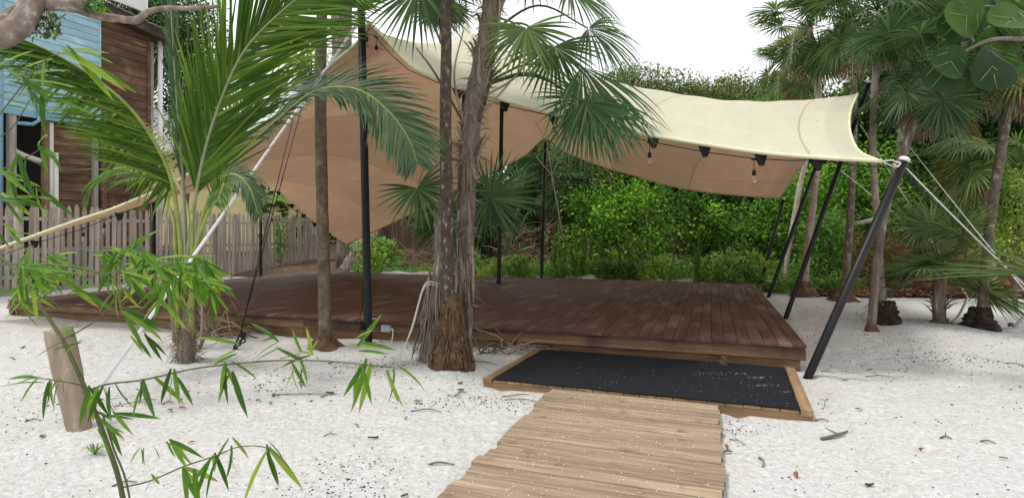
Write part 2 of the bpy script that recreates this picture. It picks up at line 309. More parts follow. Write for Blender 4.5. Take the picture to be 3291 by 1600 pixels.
def fabric(name, c1, c2, trans, under):
    m, n, l = newmat(name)
    uv = n.new('ShaderNodeUVMap'); uv.uv_map = 'UVMap'
    tc = n.new('ShaderNodeTexCoord')
    nz = n.new('ShaderNodeTexNoise'); nz.inputs['Scale'].default_value = 1.4; nz.inputs['Detail'].default_value = 6; l.new(tc.outputs['Object'], nz.inputs['Vector'])
    rp = n.new('ShaderNodeValToRGB'); rp.color_ramp.elements[0].position = .3; rp.color_ramp.elements[1].position = .7
    rp.color_ramp.elements[0].color = rgb(c1); rp.color_ramp.elements[1].color = rgb(c2); l.new(nz.outputs['Fac'], rp.inputs['Fac']); colo = rp.outputs['Color']
    sx = n.new('ShaderNodeSeparateXYZ'); l.new(uv.outputs[0], sx.inputs[0])
    fm = n.new('ShaderNodeMath'); fm.operation = 'MULTIPLY_ADD'; fm.inputs[1].default_value = 7.143; fm.inputs[2].default_value = -.143; l.new(sx.outputs[0], fm.inputs[0])
    ff = n.new('ShaderNodeMath'); ff.operation = 'FLOOR'; l.new(fm.outputs[0], ff.inputs[0])
    fw = n.new('ShaderNodeTexWhiteNoise'); fw.noise_dimensions = '1D'; l.new(ff.outputs[0], fw.inputs['W'])
    fr_ = n.new('ShaderNodeMapRange'); fr_.inputs['To Min'].default_value = .90; fr_.inputs['To Max'].default_value = 1.03; l.new(fw.outputs['Value'], fr_.inputs['Value'])
    fh = n.new('ShaderNodeHueSaturation'); l.new(fr_.outputs[0], fh.inputs['Value']); l.new(colo, fh.inputs['Color']); colo = fh.outputs['Color']   # sewn panels differ a little
    def line(sock, at, w, color, f):     # sewn seam across the cloth
        nonlocal colo
        s1 = n.new('ShaderNodeMath'); s1.operation = 'SUBTRACT'; l.new(sock, s1.inputs[0]); s1.inputs[1].default_value = at
        s2 = n.new('ShaderNodeMath'); s2.operation = 'ABSOLUTE'; l.new(s1.outputs[0], s2.inputs[0])
        s3 = n.new('ShaderNodeMath'); s3.operation = 'LESS_THAN'; l.new(s2.outputs[0], s3.inputs[0]); s3.inputs[1].default_value = w
        s4 = n.new('ShaderNodeMath'); s4.operation = 'MULTIPLY'; l.new(s3.outputs[0], s4.inputs[0]); s4.inputs[1].default_value = f
        x = n.new('ShaderNodeMixRGB'); l.new(s4.outputs[0], x.inputs['Fac']); l.new(colo, x.inputs[1]); x.inputs[2].default_value = rgb(color); colo = x.outputs['Color']
    if under:
        for a in (.16, .30, .44, .58, .72, .86): line(sx.outputs[0], a, .0009, mul(c1, .55), .6)
        for a in (.06, .5, .94): line(sx.outputs[1], a, .0012, mul(c1, .55), .6)
    else:
        for a in (.16, .30, .44, .58, .72): line(sx.outputs[0], a, .0010, (.62, .42, .30), .55)
        line(sx.outputs[0], .040, .0009, (.50, .38, .14), .6)
        # specks of leaf dirt lying on the cloth
        sp = n.new('ShaderNodeTexNoise'); sp.inputs['Scale'].default_value = 22; sp.inputs['Detail'].default_value = 1; l.new(tc.outputs['Object'], sp.inputs['Vector'])
        sr = n.new('ShaderNodeValToRGB'); sr.color_ramp.elements[0].position = .765; sr.color_ramp.elements[1].position = .785; l.new(sp.outputs['Fac'], sr.inputs['Fac'])
        x = n.new('ShaderNodeMixRGB'); l.new(sr.outputs['Color'], x.inputs['Fac']); l.new(colo, x.inputs[1]); x.inputs[2].default_value = (.2, .14, .08, 1); colo = x.outputs['Color']
    b = n.new('ShaderNodeBsdfPrincipled'); b.inputs['Roughness'].default_value = .75; b.inputs['Specular IOR Level'].default_value = .2; l.new(colo, b.inputs['Base Color'])
    wz = n.new('ShaderNodeTexNoise'); wz.inputs['Scale'].default_value = 1.0; wz.inputs['Detail'].default_value = 2
    mpn = n.new('ShaderNodeMapping'); mpn.inputs['Scale'].default_value = (46, 5, 1); mpn.inputs['Rotation'].default_value = (0, 0, .5); l.new(uv.outputs[0], mpn.inputs['Vector']); l.new(mpn.outputs[0], wz.inputs['Vector'])
    bp = n.new('ShaderNodeBump'); bp.inputs['Strength'].default_value = .6; bp.inputs['Distance'].default_value = .09; l.new(wz.outputs['Fac'], bp.inputs['Height']); l.new(bp.outputs[0], b.inputs['Normal'])
    t = n.new('ShaderNodeBsdfTranslucent'); l.new(colo, t.inputs['Color'])
    mx = n.new('ShaderNodeMixShader'); mx.inputs['Fac'].default_value = trans; l.new(b.outputs[0], mx.inputs[1]); l.new(t.outputs[0], mx.inputs[2])
    o = n.new('ShaderNodeOutputMaterial'); l.new(mx.outputs[0], o.inputs['Surface']); return m
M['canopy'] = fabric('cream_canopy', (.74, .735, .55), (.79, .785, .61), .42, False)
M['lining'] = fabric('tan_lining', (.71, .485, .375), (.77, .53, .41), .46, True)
M['hem'] = surface('cream_hem', (.58, .58, .36), (.66, .66, .44), scale=(3, 3, 3), rough=.75, bump=.1, rand=0)

# ---------------------------------------------------------------- ground
DH = 0.31                                   # deck height
TH = math.radians(19.2)                     # everything built here is turned 19 degrees from the view axis
UX, UY = V((math.cos(TH), -math.sin(TH), 0)), V((math.sin(TH), math.cos(TH), 0))
D0 = G(2592, 1107, DH); D0.z = 0            # front right corner of the deck
DECK_W, DECK_D = 13.7, 8.55
def dk(x, y, z=0): return D0 + UX * x + UY * y + V((0, 0, z))
nr = np.random.RandomState(5)
_W = [(nr.uniform(.4, 1.0) * 2 ** (i % 5), nr.uniform(0, 6.28), nr.uniform(0, 6.28)) for i in range(20)]
mounds = [(G(1450, 1195), .55, .06), (G(1045, 1120), .6, .05), (G(600, 1180), .5, .04), (G(2850, 1050), .5, .03), (G(3150, 1055), .5, .03), (G(3020, 1045), .6, .05), (G(1720, 1115), .5, .10), (G(255, 1398), .26, .05), (G(2600, 1212), .2, .035)]
NPIT = 1500                                  # trodden hollows
_pit = np.stack([nr.uniform(-8, 9, NPIT), 1.6 + 11.5 * nr.rand(NPIT), nr.uniform(.05, .13, NPIT), nr.uniform(.006, .026, NPIT)], 1)
def pits(x, y):
    z = np.zeros_like(x)
    if x.ndim == 0:
        d = (_pit[:, 0] - x) ** 2 + (_pit[:, 1] - y) ** 2; q_ = d / _pit[:, 2] ** 2
        return z - np.sum(_pit[:, 3] * (1.25 - .5 * q_) * np.exp(-q_))
    for a, b, r, h in _pit:
        if x.ndim == 2:
            i0, i1 = np.searchsorted(x[0], [a - 3 * r, a + 3 * r]); j0, j1 = np.searchsorted(y[:, 0], [b - 3 * r, b + 3 * r])
            q_ = ((x[j0:j1, i0:i1] - a) ** 2 + (y[j0:j1, i0:i1] - b) ** 2) / r ** 2; z[j0:j1, i0:i1] -= h * (1.25 - .5 * q_) * np.exp(-q_)
    return z
def gh(x, y):
    x = np.asarray(x, dtype=float); y = np.asarray(y, dtype=float); z = pits(x, y)
    for f, a, p in _W: z = z + .011 / f ** .9 * np.sin(f * 1.7 * (x * math.cos(a) + y * math.sin(a)) + p)
    for c, r, h in mounds: z = z + h * np.exp(-((x - c.x) ** 2 + (y - c.y) ** 2) / (r * r))
    lx = (x - D0.x) * UX.x + (y - D0.y) * UX.y; ly = (x - D0.x) * UY.x + (y - D0.y) * UY.y
    inside = (lx < .4) & (lx > -DECK_W) & (ly > -4.9) & (ly < DECK_D)
    walkz = (lx < .05) & (lx > -3.0) & (ly > -6)& (ly < DECK_D)
    return np.where(walkz, np.minimum(z, .0), np.where(inside, np.minimum(z, .08), z)) - .005
def axis(lo, hi, dense_lo, dense_hi, step, grow=1.22):
    a = list(np.arange(dense_lo, dense_hi + 1e-6, step)); d = step
    while a[-1] < hi: d *= grow; a.append(a[-1] + d)
    d = step
    while a[0] > lo: d *= grow; a.insert(0, a[0] - d)
    return np.array(a)
gx, gy = axis(-400, 400, -8, 8.5, .042), axis(-60, 900, 1.6, 13, .042)
XX, YY = np.meshgrid(gx, gy); ZZ = gh(XX, YY)
nx, ny = len(gx), len(gy)
idx = np.arange(nx * ny).reshape(ny, nx)
fc = np.stack([idx[:-1, :-1], idx[:-1, 1:], idx[1:, 1:], idx[1:, :-1]], -1).reshape(-1, 4)
tag(link('sand_ground', mesh_np('sand_ground', np.stack([XX, YY, ZZ], -1).reshape(-1, 3), fc, M['sand'], True)), kind='structure')
def gz(p): return float(gh(p[0], p[1]))
def onG(px, py):
    p = G(px, py); p.z = gz(p); return p

# forest floor: a low bank of leaf litter behind the deck and to the right
fx, fy = axis(-60, 120, -16, 22, .3), axis(14, 260, 15, 34, .3)
XX, YY = np.meshgrid(fx, fy)
edge = 17.6 + .6 * np.sin(XX * .8) + .3 * np.sin(XX * 2.3 + 1) - .30 * (XX - 2) + np.where(XX > 5, (XX - 5) * .22, 0)
edge = np.where(XX > 9, np.maximum(edge, 14.2), edge)
t = np.clip((YY - edge) / 2.2, -1, 1.0); t2 = np.clip((YY - edge - 2) / 12, 0, 1)
ZZ = np.where(t > 0, .02 + .22 * t ** .7 + 1.2 * t2 ** 1.3, -.25 + .27 * (1 + np.clip(t, -1, 0))) + .05 * np.sin(XX * 3.1) * np.sin(YY * 2.7) * (t > 0)
nx, ny = len(fx), len(fy); idx = np.arange(nx * ny).reshape(ny, nx)
fc = np.stack([idx[:-1, :-1], idx[:-1, 1:], idx[1:, 1:], idx[1:, :-1]], -1).reshape(-1, 4)
tag(link('forest_floor', mesh_np('forest_floor', np.stack([XX, YY, ZZ], -1).reshape(-1, 3), fc, M['litter'], True)), kind='structure')
def fz(x, y):
    e = 17.6 + .6 * math.sin(x * .8) + .3 * math.sin(x * 2.3 + 1) - .30 * (x - 2) + ((x - 5) * .22 if x > 5 else 0)
    if x > 9: e = max(e, 14.2)
    if y < e: return 0.0
    return .02 + .22 * min((y - e) / 2.2, 1) ** .7 + 1.2 * min(max((y - e - 2) / 12, 0), 1) ** 1.3

# low bank of spilled sand along the rear edge of the deck
sv = []; ns_, nt_ = 160, 9
for i in range(ns_):
    s_ = -1.5 - i * 9.6 / (ns_ - 1); hh = .36 + .05 * math.sin(s_ * 1.9) * math.sin(s_ * .7 + 1) + .02 * math.sin(s_ * 7)
    hh *= .75 if -4.2 < s_ < -2.6 else 1
    for j in range(nt_):
        t_ = j / (nt_ - 1); pq = dk(s_, DECK_D + .05 + t_ * 1.1); sv.append((pq.x, pq.y, -.03 + hh * math.sin(math.pi * t_) ** .7))
sf = [(i * nt_ + j, i * nt_ + j + 1, (i + 1) * nt_ + j + 1, (i + 1) * nt_ + j) for i in range(ns_ - 1) for j in range(nt_ - 1)]
tag(link('sand_bank', mesh_np('sand_bank', sv, sf, M['sand'], True)), kind='structure')

# ---------------------------------------------------------------- planks
_pm = {}
def plank_mesh(L, W, T, mat, ch=.004):
    k = (round(L, 3), round(W, 4), round(T, 4), mat.name)
    if k not in _pm:
        w, t = W / 2, T / 2
        _pm[k] = MB().prism([(-w, -t), (w, -t), (w, t - ch), (w - ch, t), (-w + ch, t), (-w, t - ch)], -L / 2, L / 2).mesh('plank', mat)
    return _pm[k]
def plank(name, L, W, T, mat, parent, c, rz, rx=0.0):
    mw = Matrix.Translation(c) @ Matrix.Rotation(rz, 4, 'Z') @ Matrix.Rotation(rx, 4, 'X')
    return link(name, plank_mesh(L, W, T, mat), parent, mw)

deck = empty('wooden_deck', D0, 'large low reddish brown wooden deck under the stretched canopy', 'deck', rz=-TH)
pw, gap = .140, .0045
n = int(DECK_W / (pw + gap))
rd = random.Random(3)
for i in range(n):
    x = -(i + .5) * (pw + gap)
    cuts = [-.05, DECK_D]
    if i > 0: cuts.insert(1, rd.choice([2.43, 3.65, 4.86, 6.1]) + rd.uniform(-.03, .03))
    if i % 4 == 1 : cuts.insert(2, min(cuts[1] + 2.43, DECK_D - .6))
    for a, b in zip(cuts[:-1], cuts[1:]):
        L = round(b - a - .004, 2)
        plank('deck_board', L, pw, .028, M['deck'], deck, dk(x, (a + b) / 2, DH - .014 + rd.uniform(-.0018, .0018)), math.pi / 2 - TH)
MB().box(dk(-DECK_W / 2, DECK_D / 2, DH - .10), (DECK_W - .3, DECK_D - .3, .12), Matrix.Rotation(-TH, 3, 'Z')).build('joist_frame', M['void'], deck)
for k in range(4):                          # front skirt: leaning upper boards over set-back lower boards
    L = DECK_W / 4
    plank('skirt_board', L - .006, .15, .03, M['skirt'], deck, dk(-(k + .5) * L, .035, DH - .110), -TH, math.radians(68))
    plank('skirt_board', L - .006, .17, .035, M['skirt'], deck, dk(-(k + .5) * L - .05, .085, DH - .262), -TH, math.radians(90))
for k in range(3):
    L = DECK_D / 3
    plank('skirt_board', L - .006, .15, .03, M['skirt'], deck, dk(-.04, (k + .5) * L + .05, DH - .110), math.pi / 2 - TH, math.radians(76))
    plank('skirt_board', L - .006, .17, .035, M['skirt'], deck, dk(-.09, (k + .5) * L + .1, DH - .262), math.pi / 2 - TH, math.radians(90))
    plank('skirt_board', L - .006, .26, .03, M['skirt'], deck, dk(-DECK_W + .1, (k + .5) * L, DH - .165), math.pi / 2 - TH, math.radians(90))

# low step platform with a carpet
PF_H = .075
pfA, pfB = G(1550, 1218, PF_H), G(2618, 1325, PF_H)   # its front corners
ax = (pfB - pfA).normalized(); ay = V((-ax.y, ax.x, 0)); PL = (pfB - pfA).length; PD = 1.66
prz = math.atan2(ax.y, ax.x); pf0 = V((pfA.x, pfA.y, 0))
def pp(x, y, z=0): return pf0 + ax * x + ay * y + V((0, 0, z))
plat = empty('step_platform', pf0, 'low wooden step platform in front of the deck edge', 'platform', rz=prz)
npl = 19; w = (PL - .22) / npl
for i in range(npl):
    plank('platform_board', PD - .02, w - .006, .024, M['frame'], plat, pp(.11 + (i + .5) * w, PD / 2, PF_H - .013 + rd.uniform(-.001, .001)), prz + math.pi / 2)
plank('side_rail', PD, .095, .05, M['frame'], plat, pp(.055, PD / 2, PF_H - .012), prz + math.pi / 2)
plank('side_rail', PD, .095, .05, M['frame'], plat, pp(PL - .055, PD / 2, PF_H - .012), prz + math.pi / 2)
plank('front_rail', PL - .02, .10, .035, M['frame'], plat, pp(PL / 2, .028, PF_H - .078), prz, math.radians(90))
# carpet with a slightly wavy edge
cnx, cny = 60, 34; cv = []
for j in range(cny + 1):
    for i in range(cnx + 1):
        u, v_ = i / cnx, j / cny
        x = .112 + u * (PL - .224) + .006 * math.sin(v_ * 17); y = .004 + v_ * (PD - .03) + (.008 * math.sin(u * 23) + .005 * math.sin(u * 61) if j == 0 else 0)
        cv.append(tuple(pp(x, y, PF_H + .0075 + .0022 * math.sin(u * 31 + v_ * 7) * math.sin(v_ * 19))))
cf = [(j * (cnx + 1) + i, j * (cnx + 1) + i + 1, (j + 1) * (cnx + 1) + i + 1, (j + 1) * (cnx + 1) + i) for j in range(cny) for i in range(cnx)]
o = link('carpet', mesh_np('carpet', cv, cf, M['carpet'], True)); sm = o.modifiers.new('thick', 'SOLIDIFY'); sm.thickness = .006; sm.offset = 1
tag(o, 'black outdoor carpet laid on the step platform, dusted with sand', 'carpet')
# sand trodden onto the carpet
r2 = random.Random(8); mb = MB()
for cxp, cyp, sx, sy, nn in ((2440, 1217, 22, 2, 45), (2370, 1205, 25, 2, 25), (2470, 1243, 28, 2, 45), (2280, 1172, 25, 4, 25), (2270, 1203, 25, 4, 30), (2530, 1262, 20, 3, 30), (2100, 1220, 260, 45, 60), (2400, 1250, 140, 30, 60)):
    for q in range(nn):
        p = G(r2.gauss(cxp, sx), r2.gauss(cyp, sy), PF_H)
        lx, ly = (p - pf0).dot(ax), (p - pf0).dot(ay)
        if .13 < lx < PL - .13 and .03 < ly < PD - .05:
            s = r2.uniform(.0012, .0032); mb.box((p.x, p.y, PF_H + .0145), (s * r2.uniform(1, 3), s, .003), Matrix.Rotation(r2.uniform(-.9, .9), 3, 'Z'))
tag(mb.build('sand_dust', M['sand']), 'pale sand grains trodden onto the black carpet', 'sand', kind='stuff')

# boardwalk of cross planks leading to the platform
bw = empty('boardwalk', (1.1, 3.6, 0), 'tan timber boardwalk crossing the white sand to the platform', 'boardwalk')
bang = prz + math.radians(.6); bdir = UY.copy()
bc0 = (G(1775, 1252, .055) + G(2311, 1298, .055)) / 2
bl = 1.53
for i in range(26):
    c = bc0 - bdir * (.055 + i * .1365); c.z = .052 + rd.uniform(-.004, .004) - .018
    c += V((math.cos(bang), math.sin(bang), 0)) * rd.uniform(-.028, .028)
    plank('boardwalk_plank', round(bl + rd.choice([-.02, 0, 0, .02]), 2), .129, .036, M['walk'], bw, c, bang + rd.uniform(-.007, .007), rd.uniform(-.012, .012))
for s in (-.55, .55):
    c = bc0 - bdir * 1.7 + V((math.cos(bang), math.sin(bang), 0)) * s; c.z = -.03
    plank('bearer', 3.4, .09, .09, M['frame'], bw, c, math.atan2(bdir.y, bdir.x))

r2 = random.Random(18); mb = MB()
for q in range(900):                         # sand carried onto the boards
    i = r2.randrange(26); c = bc0 - bdir * (.055 + i * .1365 + r2.uniform(-.06, .06)) + V((math.cos(bang), math.sin(bang), 0)) * r2.choice([r2.uniform(-.72, .72), r2.gauss(.25, .2), r2.gauss(-.4, .15)])
    if abs((c - bc0).dot(V((math.cos(bang), math.sin(bang), 0)))) > .95: continue
    s = r2.uniform(.0015, .005); mb.box((c.x, c.y, .0565), (s * r2.uniform(1, 2), s, .003), Matrix.Rotation(r2.uniform(0, 3), 3, 'Z'))
tag(mb.build('sand_grains', M['strap']), 'white sand grains scattered on the boardwalk planks', 'sand', kind='stuff')

# ---------------------------------------------------------------- the stretch tent
def raymeet(px, A, B):                     # point of plan line A-B seen at column px
    k = (px - CX) / F; d = B - A; t_ = (k * A.y - A.x) / (d.x - k * d.y); return A + d * t_
def hgt(py, y): return EYE + (HY - py) / F * y
def edge_pts(pxs, A, B):
    out = []
    for px, py in pxs:
        q = raymeet(px, A, B); out.append(V((q.x, q.y, hgt(py, q.y))))
    return out
A_top = P(1185, 70, 8.15)
FR = P(2832, 518, 5.95); FL = P(-140, 850, 9.8)
BRc = P(2505, 637, 15.3); BP = P(1753, 443, 16.6); BL = P(1113, 783, 18.7)
R2 = P(2755, 300, 10.2); R3 = P(2668, 405, 13.2)
L1 = P(838, 578, 17.3); L2 = P(492, 640, 13.6)
fr = edge_pts([(2832,518),(2647,508),(2431,489),(2239,460),(2047,428),(1888,396),(1747,358),(1567,308),(1439,266),(1324,213),(1247,132),(1185,70)], FR.xy.to_3d(), A_top.xy.to_3d())
fl = edge_pts([(1158,128),(1080,195),(992,268),(895,362),(800,437),(703,500),(550,592),(460,630),(358,672),(256,705),(128,750),(0,796),(-140,850)], A_top.xy.to_3d(), FL.xy.to_3d())
bk1 = edge_pts([(2505,637),(2329,623),(2175,601),(2041,564),(1945,537),(1817,489),(1779,456),(1753,443)], BRc.xy.to_3d(), BP.xy.to_3d())
bk2 = edge_pts([(1728,460),(1683,502),(1600,543),(1535,575),(1414,639),(1247,722),(1113,783)], BP.xy.to_3d(), BL.xy.to_3d())
lf1 = edge_pts([(1056,748),(1011,713),(973,684),(937,652),(896,614),(867,585),(838,574)], BL.xy.to_3d(), L1.xy.to_3d())
lf2 = edge_pts([(760,578),(680,585),(590,612),(492,640)], L1.xy.to_3d(), L2.xy.to_3d())
lf3 = edge_pts([(358,688),(180,740),(0,800),(-140,850)], L2.xy.to_3d(), FL.xy.to_3d())
rt = [FR, FR.lerp(R2, .30) + V((-.16, 0, -.22)), FR.lerp(R2, .55) + V((-.22, 0, -.20)), FR.lerp(R2, .8) + V((-.15, 0, -.12)), R2, R2.lerp(R3, .5) + V((-.1, 0, -.10)), R3, R3.lerp(BRc, .5) + V((-.05, 0, -.05)), BRc]
def resample(pts, n):
    a = np.array([tuple(p) for p in pts]); a = np.array([tuple(p) for p in cat_pts(pts, 5)])
    s = np.r_[0, np.cumsum(np.linalg.norm(np.diff(a, axis=0), axis=1))]
    return np.stack([np.interp(np.linspace(0, s[-1], n), s, a[:, k]) for k in range(3)], 1)
NU, NV = 230, 136
nfr = int(NU * .42)
front = np.vstack([resample(fr, nfr)[:-1], resample([fr[-1]] + fl, NU - nfr + 1)])
nb1 = int(NU * .46)
back = np.vstack([resample(bk1, nb1)[:-1], resample([bk1[-1]] + bk2, NU - nb1 + 1)])
right = resample(rt, NV)
left = resample(list(reversed([bk2[-1]] + lf1 + lf2 + lf3)), NV)     # FL .. BL
T = np.zeros((NV, NU, 3)); u = np.linspace(0, 1, NU)[None, :, None]; v = np.linspace(0, 1, NV)[:, None, None]
T = (1 - v) * front[None] + v * back[None] + (1 - u) * right[:, None] + u * left[:, None] \
    - ((1 - u) * (1 - v) * front[0] + u * (1 - v) * front[-1] + (1 - u) * v * back[0] + u * v * back[-1])
T[0], T[-1], T[:, 0], T[:, -1] = front, back, right, left
PK = P(1497, 62, 11.0); P16 = G(1603, 910, DH); P16.z = 5.15
ridge = []
def rline(A, B, hs, n=90):
    for i in range(n + 1):
        t_ = i / n; q = A.lerp(B, t_); ridge.append((q.x, q.y, float(np.interp(t_, hs[0], hs[1]))))
rline(PK, R2, ([0, .04, .12, .19, .35, .5, .68, .86, 1], [5.62, 5.4, 5.0, 4.75, 4.47, 4.22, 3.98, 3.94, R2.z]))
rline(V((A_top.x, A_top.y, 0)), PK, ([0, .27, .65, .85, .95, 1], [4.55, 4.57, 4.90, 5.15, 5.4, 5.62]), 50)
rline(PK, P16, ([0, .05, .2, .6, 1], [5.62, 5.4, 5.05, 4.85, 5.1]), 50)
rline(P16, V((BP.x, BP.y, 0)), ([0, .5, 1], [5.1, 4.55, BP.z]), 50)
pin = {}
for (x, y, z) in ridge:
    d = (T[..., 0] - x) ** 2 + (T[..., 1] - y) ** 2; j, i = np.unravel_index(np.argmin(d), d.shape)
    if 0 < j < NV - 1 and 0 < i < NU - 1: pin[(j, i)] = z
pj = np.array([k[0] for k in pin]); pi_ = np.array([k[1] for k in pin]); pz = np.array(list(pin.values()))
Z = T[..., 2].copy(); Z[pj, pi_] = pz
for it in range(5200):
    Z[1:-1, 1:-1] = .25 * (Z[:-2, 1:-1] + Z[2:, 1:-1] + Z[1:-1, :-2] + Z[1:-1, 2:]); Z[pj, pi_] = pz
for it in range(24): Z[1:-1, 1:-1] = .5 * Z[1:-1, 1:-1] + .125 * (Z[:-2, 1:-1] + Z[2:, 1:-1] + Z[1:-1, :-2] + Z[1:-1, 2:])
pk = np.exp(-((T[..., 0] - PK.x) ** 2 + (T[..., 1] - PK.y) ** 2) / .10)
Z[1:-1, 1:-1] = np.maximum(Z[1:-1, 1:-1], (pk * 5.66)[1:-1, 1:-1] * (pk[1:-1, 1:-1] > .93))
uu, vv = np.meshgrid(np.linspace(0, 1, NU), np.linspace(0, 1, NV))      # soft tension folds
edgem = np.clip(np.minimum(np.minimum(uu, 1 - uu), np.minimum(vv, 1 - vv)) / .06, 0, 1)
fold = .5 + .5 * np.sin(uu * 9 + vv * 5 + 1.3)
Z += edgem * (.016 * np.sin(2 * np.pi * (uu * 15 + vv * 9 + .25 * np.sin(vv * 9))) * fold * np.exp(-((uu - .66) / .20) ** 2 - ((vv - .5) / .35) ** 2)
              + .007 * np.sin(2 * np.pi * (uu * 22 - vv * 5 + .3 * np.sin(vv * 7))) * (1 - fold))
# short creases fanning out of the pole heads and corners
for cx_, cy_, cz_, n__ in ((PK.x, PK.y, 0, 9), (A_top.x, A_top.y, 0, 13), (R2.x, R2.y, 0, 13), (FR.x, FR.y, 0, 15), (BP.x, BP.y, 0, 13), (BL.x, BL.y, 0, 15), (BRc.x, BRc.y, 0, 13)):
    dx_, dy_ = T[..., 0] - cx_, T[..., 1] - cy_; rr0 = np.hypot(dx_, dy_)
    Z += edgem * .022 * np.sin(np.arctan2(dy_, dx_) * n__ * 2) * np.clip(rr0 / .5, 0, 1) * np.exp(-(rr0 / 1.3) ** 2)
T[..., 2] = Z
idx = np.arange(NU * NV).reshape(NV, NU)
fc = np.stack([idx[:-1, :-1], idx[1:, :-1], idx[1:, 1:], idx[:-1, 1:]], -1).reshape(-1, 4)
tent = empty('stretch_tent', (0, 12, 0), 'cream stretch canopy with tan underside, peaked over the wooden deck', 'tent')
def sheet(name, off, mat, flip):
    me = mesh_np(name, (T + np.array([0, 0, off])).reshape(-1, 3), fc[:, ::-1] if flip else fc, mat, True)
    uvl = me.uv_layers.new(name='UVMap'); uu, vv = np.meshgrid(np.linspace(0, 1, NU), np.linspace(0, 1, NV)); uvv = np.stack([uu, vv], -1).reshape(-1, 2)
    li = np.zeros(len(me.loops), dtype=np.int32); me.loops.foreach_get('vertex_index', li)
    uvl.data.foreach_set('uv', uvv[li].ravel().astype(np.float32)); return link(name, me, tent)
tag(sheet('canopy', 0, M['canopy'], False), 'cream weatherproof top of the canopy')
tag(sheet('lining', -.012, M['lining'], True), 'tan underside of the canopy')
def hem(pts, r=.022): MB().tube([tuple(p) for p in pts], r, 7).build('hem', M['hem'], tent)
hem(front[:nfr][::2]); hem(front[nfr - 1:][::2])
for e_ in (back, left, right): MB().tube([tuple(p - np.array([0, 0, .006])) for p in e_[::2]], .018, 7).build('hem', M['lining'] if e_ is back else M['hem'], tent)

# ---------------------------------------------------------------- tent poles
def pole(a, b, r, label, plate=False, capcol='white', group=None):
    a, b = V(a), V(b); o = empty('tent_pole', a, label, 'pole', group)
    d = (b - a).normalized()
    MB().tube([a - d * .04, a, b], [r, r, r], 14).build('shaft', M['black'], o)
    MB().tube([b, b + d * .03, b + d * .045], [r * 1.12, r * 1.15, r * .7], 14).build('cap', M[capcol], o)
    if plate: MB().lathe((a.x, a.y, a.z + .002), [(.30, 0), (.30, .008), (.06, .014), (.06, .06)], 28, False).build('base_plate', M['black'], o)
    return o
p1b = onG(2595, 1214); p1t = P(2905, 518, 5.9)
pole(p1b, p1t, .044, 'thick black leaning pole holding the low front corner of the canopy')
p2b = onG(2524, 1022); p2t = P(2793, 268, 10.15)
pole(p2b, p2t, .042, 'tall black leaning pole rising above the canopy beside the deck edge')
p3b = onG(2469, 961); pole(p3b, R3 - V((0, 0, .03)), .042, 'black leaning pole topped by a black pad under the canopy edge')
p4b = P(2436, 935, 15.3); p4b.z = 0; p4t = P(2518, 642, 15.1)
pole(p4b, p4t, .038, 'black leaning pole at the far low corner of the canopy')
pAb = onG(1184, 1108); pAt = P(1161, 24, 8.15)
pole(pAb, pAt, .056, 'tallest black pole, upright against the deck front, holding the high canopy corner')
pole(V((P16.x, P16.y, DH)), V((P16.x + .08, P16.y, 5.06)), .05, 'black upright pole on a round base plate standing on the deck', plate=True, capcol='black')
pole(V((PK.x - .1, PK.y, DH)), V((PK.x, PK.y, 5.45)), .05, 'black upright pole under the canopy peak behind the shaggy palm trunk', plate=True, capcol='black')
bpb = V((BP.x - .12, BP.y + .05, 0)); pole(bpb, BP + V((0, 0, -.05)), .048, 'slim black pole lifting the rear canopy edge into an arch', capcol='black')
pole(V((L1.x, L1.y, 0)), L1 + V((0, 0, -.06)), .045, 'black pole under the canopy edge in front of the picket fence', capcol='black')
pole(V((L2.x, L2.y, 0)), L2 + V((0, 0, -.05)), .06, 'black pole behind the young coconut palm near the house', capcol='black')

# ---------------------------------------------------------------- ropes
def rope(name, pts, r, mat, label, cat='rope', group=None, n=6):
    o = MB().tube(pts, r, n).build(name, M[mat]); return tag(o, label, cat, group)
st_b = onG(290, 1305); st_t = pAt + V((-.03, -.05, -.25))
rope('guy_strap', [st_t, st_b], .018, 'strap', 'bright white strap slanting from the tallest pole to the sand', 'strap')
rope('guy_strap', [st_t + V((.03, .03, .12)), st_t.lerp(st_b, .30) + V((.05, .02, .03)), st_t.lerp(st_b, .36)], .009, 'strap', 'short doubled white strap beside the top of the tallest pole', 'strap')
mb = MB(); kn = onG(768, 1130)
for s in (0, .05):
    tq = raymeet(962 + s * 400, A_top.xy.to_3d(), FL.xy.to_3d()); tq.z = hgt(300, tq.y); mb.tube([tq, kn + V((.02, 0, .22))], .007, 6)
for q in range(7): mb.tube(cat_pts([kn + V((.03, 0, .25 - q * .03)), kn + V((rd.uniform(-.06, .1), rd.uniform(-.05, .05), .2 - q * .03)), kn + V((rd.uniform(-.03, .05), 0, .17 - q * .03))], 4), .011, 5)
mb.tube([kn + V((.03, 0, .25)), kn + V((-.06, -.05, -.02))], .014, 6)
tag(mb.build('guy_rope', M['black']), 'pair of black guy ropes knotted above the sand beside the deck', 'rope')
def rr_(a, b, sag=.05, k=8): return [a.lerp(b, i / k) - V((0, 0, 4 * sag * (i / k) * (1 - i / k))) for i in range(k + 1)]
mb = MB(); mb.tube([FR, FR.lerp(p1t, .5) + V((0, 0, .01)), p1t - V((.02, 0, .05))], .007, 6); mb.tube([FR, p1t - V((.02, 0, .10))], .005, 6); mb.tube(cat_pts([p1t + V((-.12, -.02, -.03)), p1t + V((-.08, -.02, -.06)), p1t + V((-.05, -.02, -.02)), p1t + V((-.1, -.02, -.01))], 4), .008, 6)
tag(mb.build('tie_rope', M['rope']), 'short white rope tying the canopy corner to the thick leaning pole', 'rope')
ga = P(3330, 1010, 6.6); ga2 = P(3190, 985, 11.8); ga2.z = 0
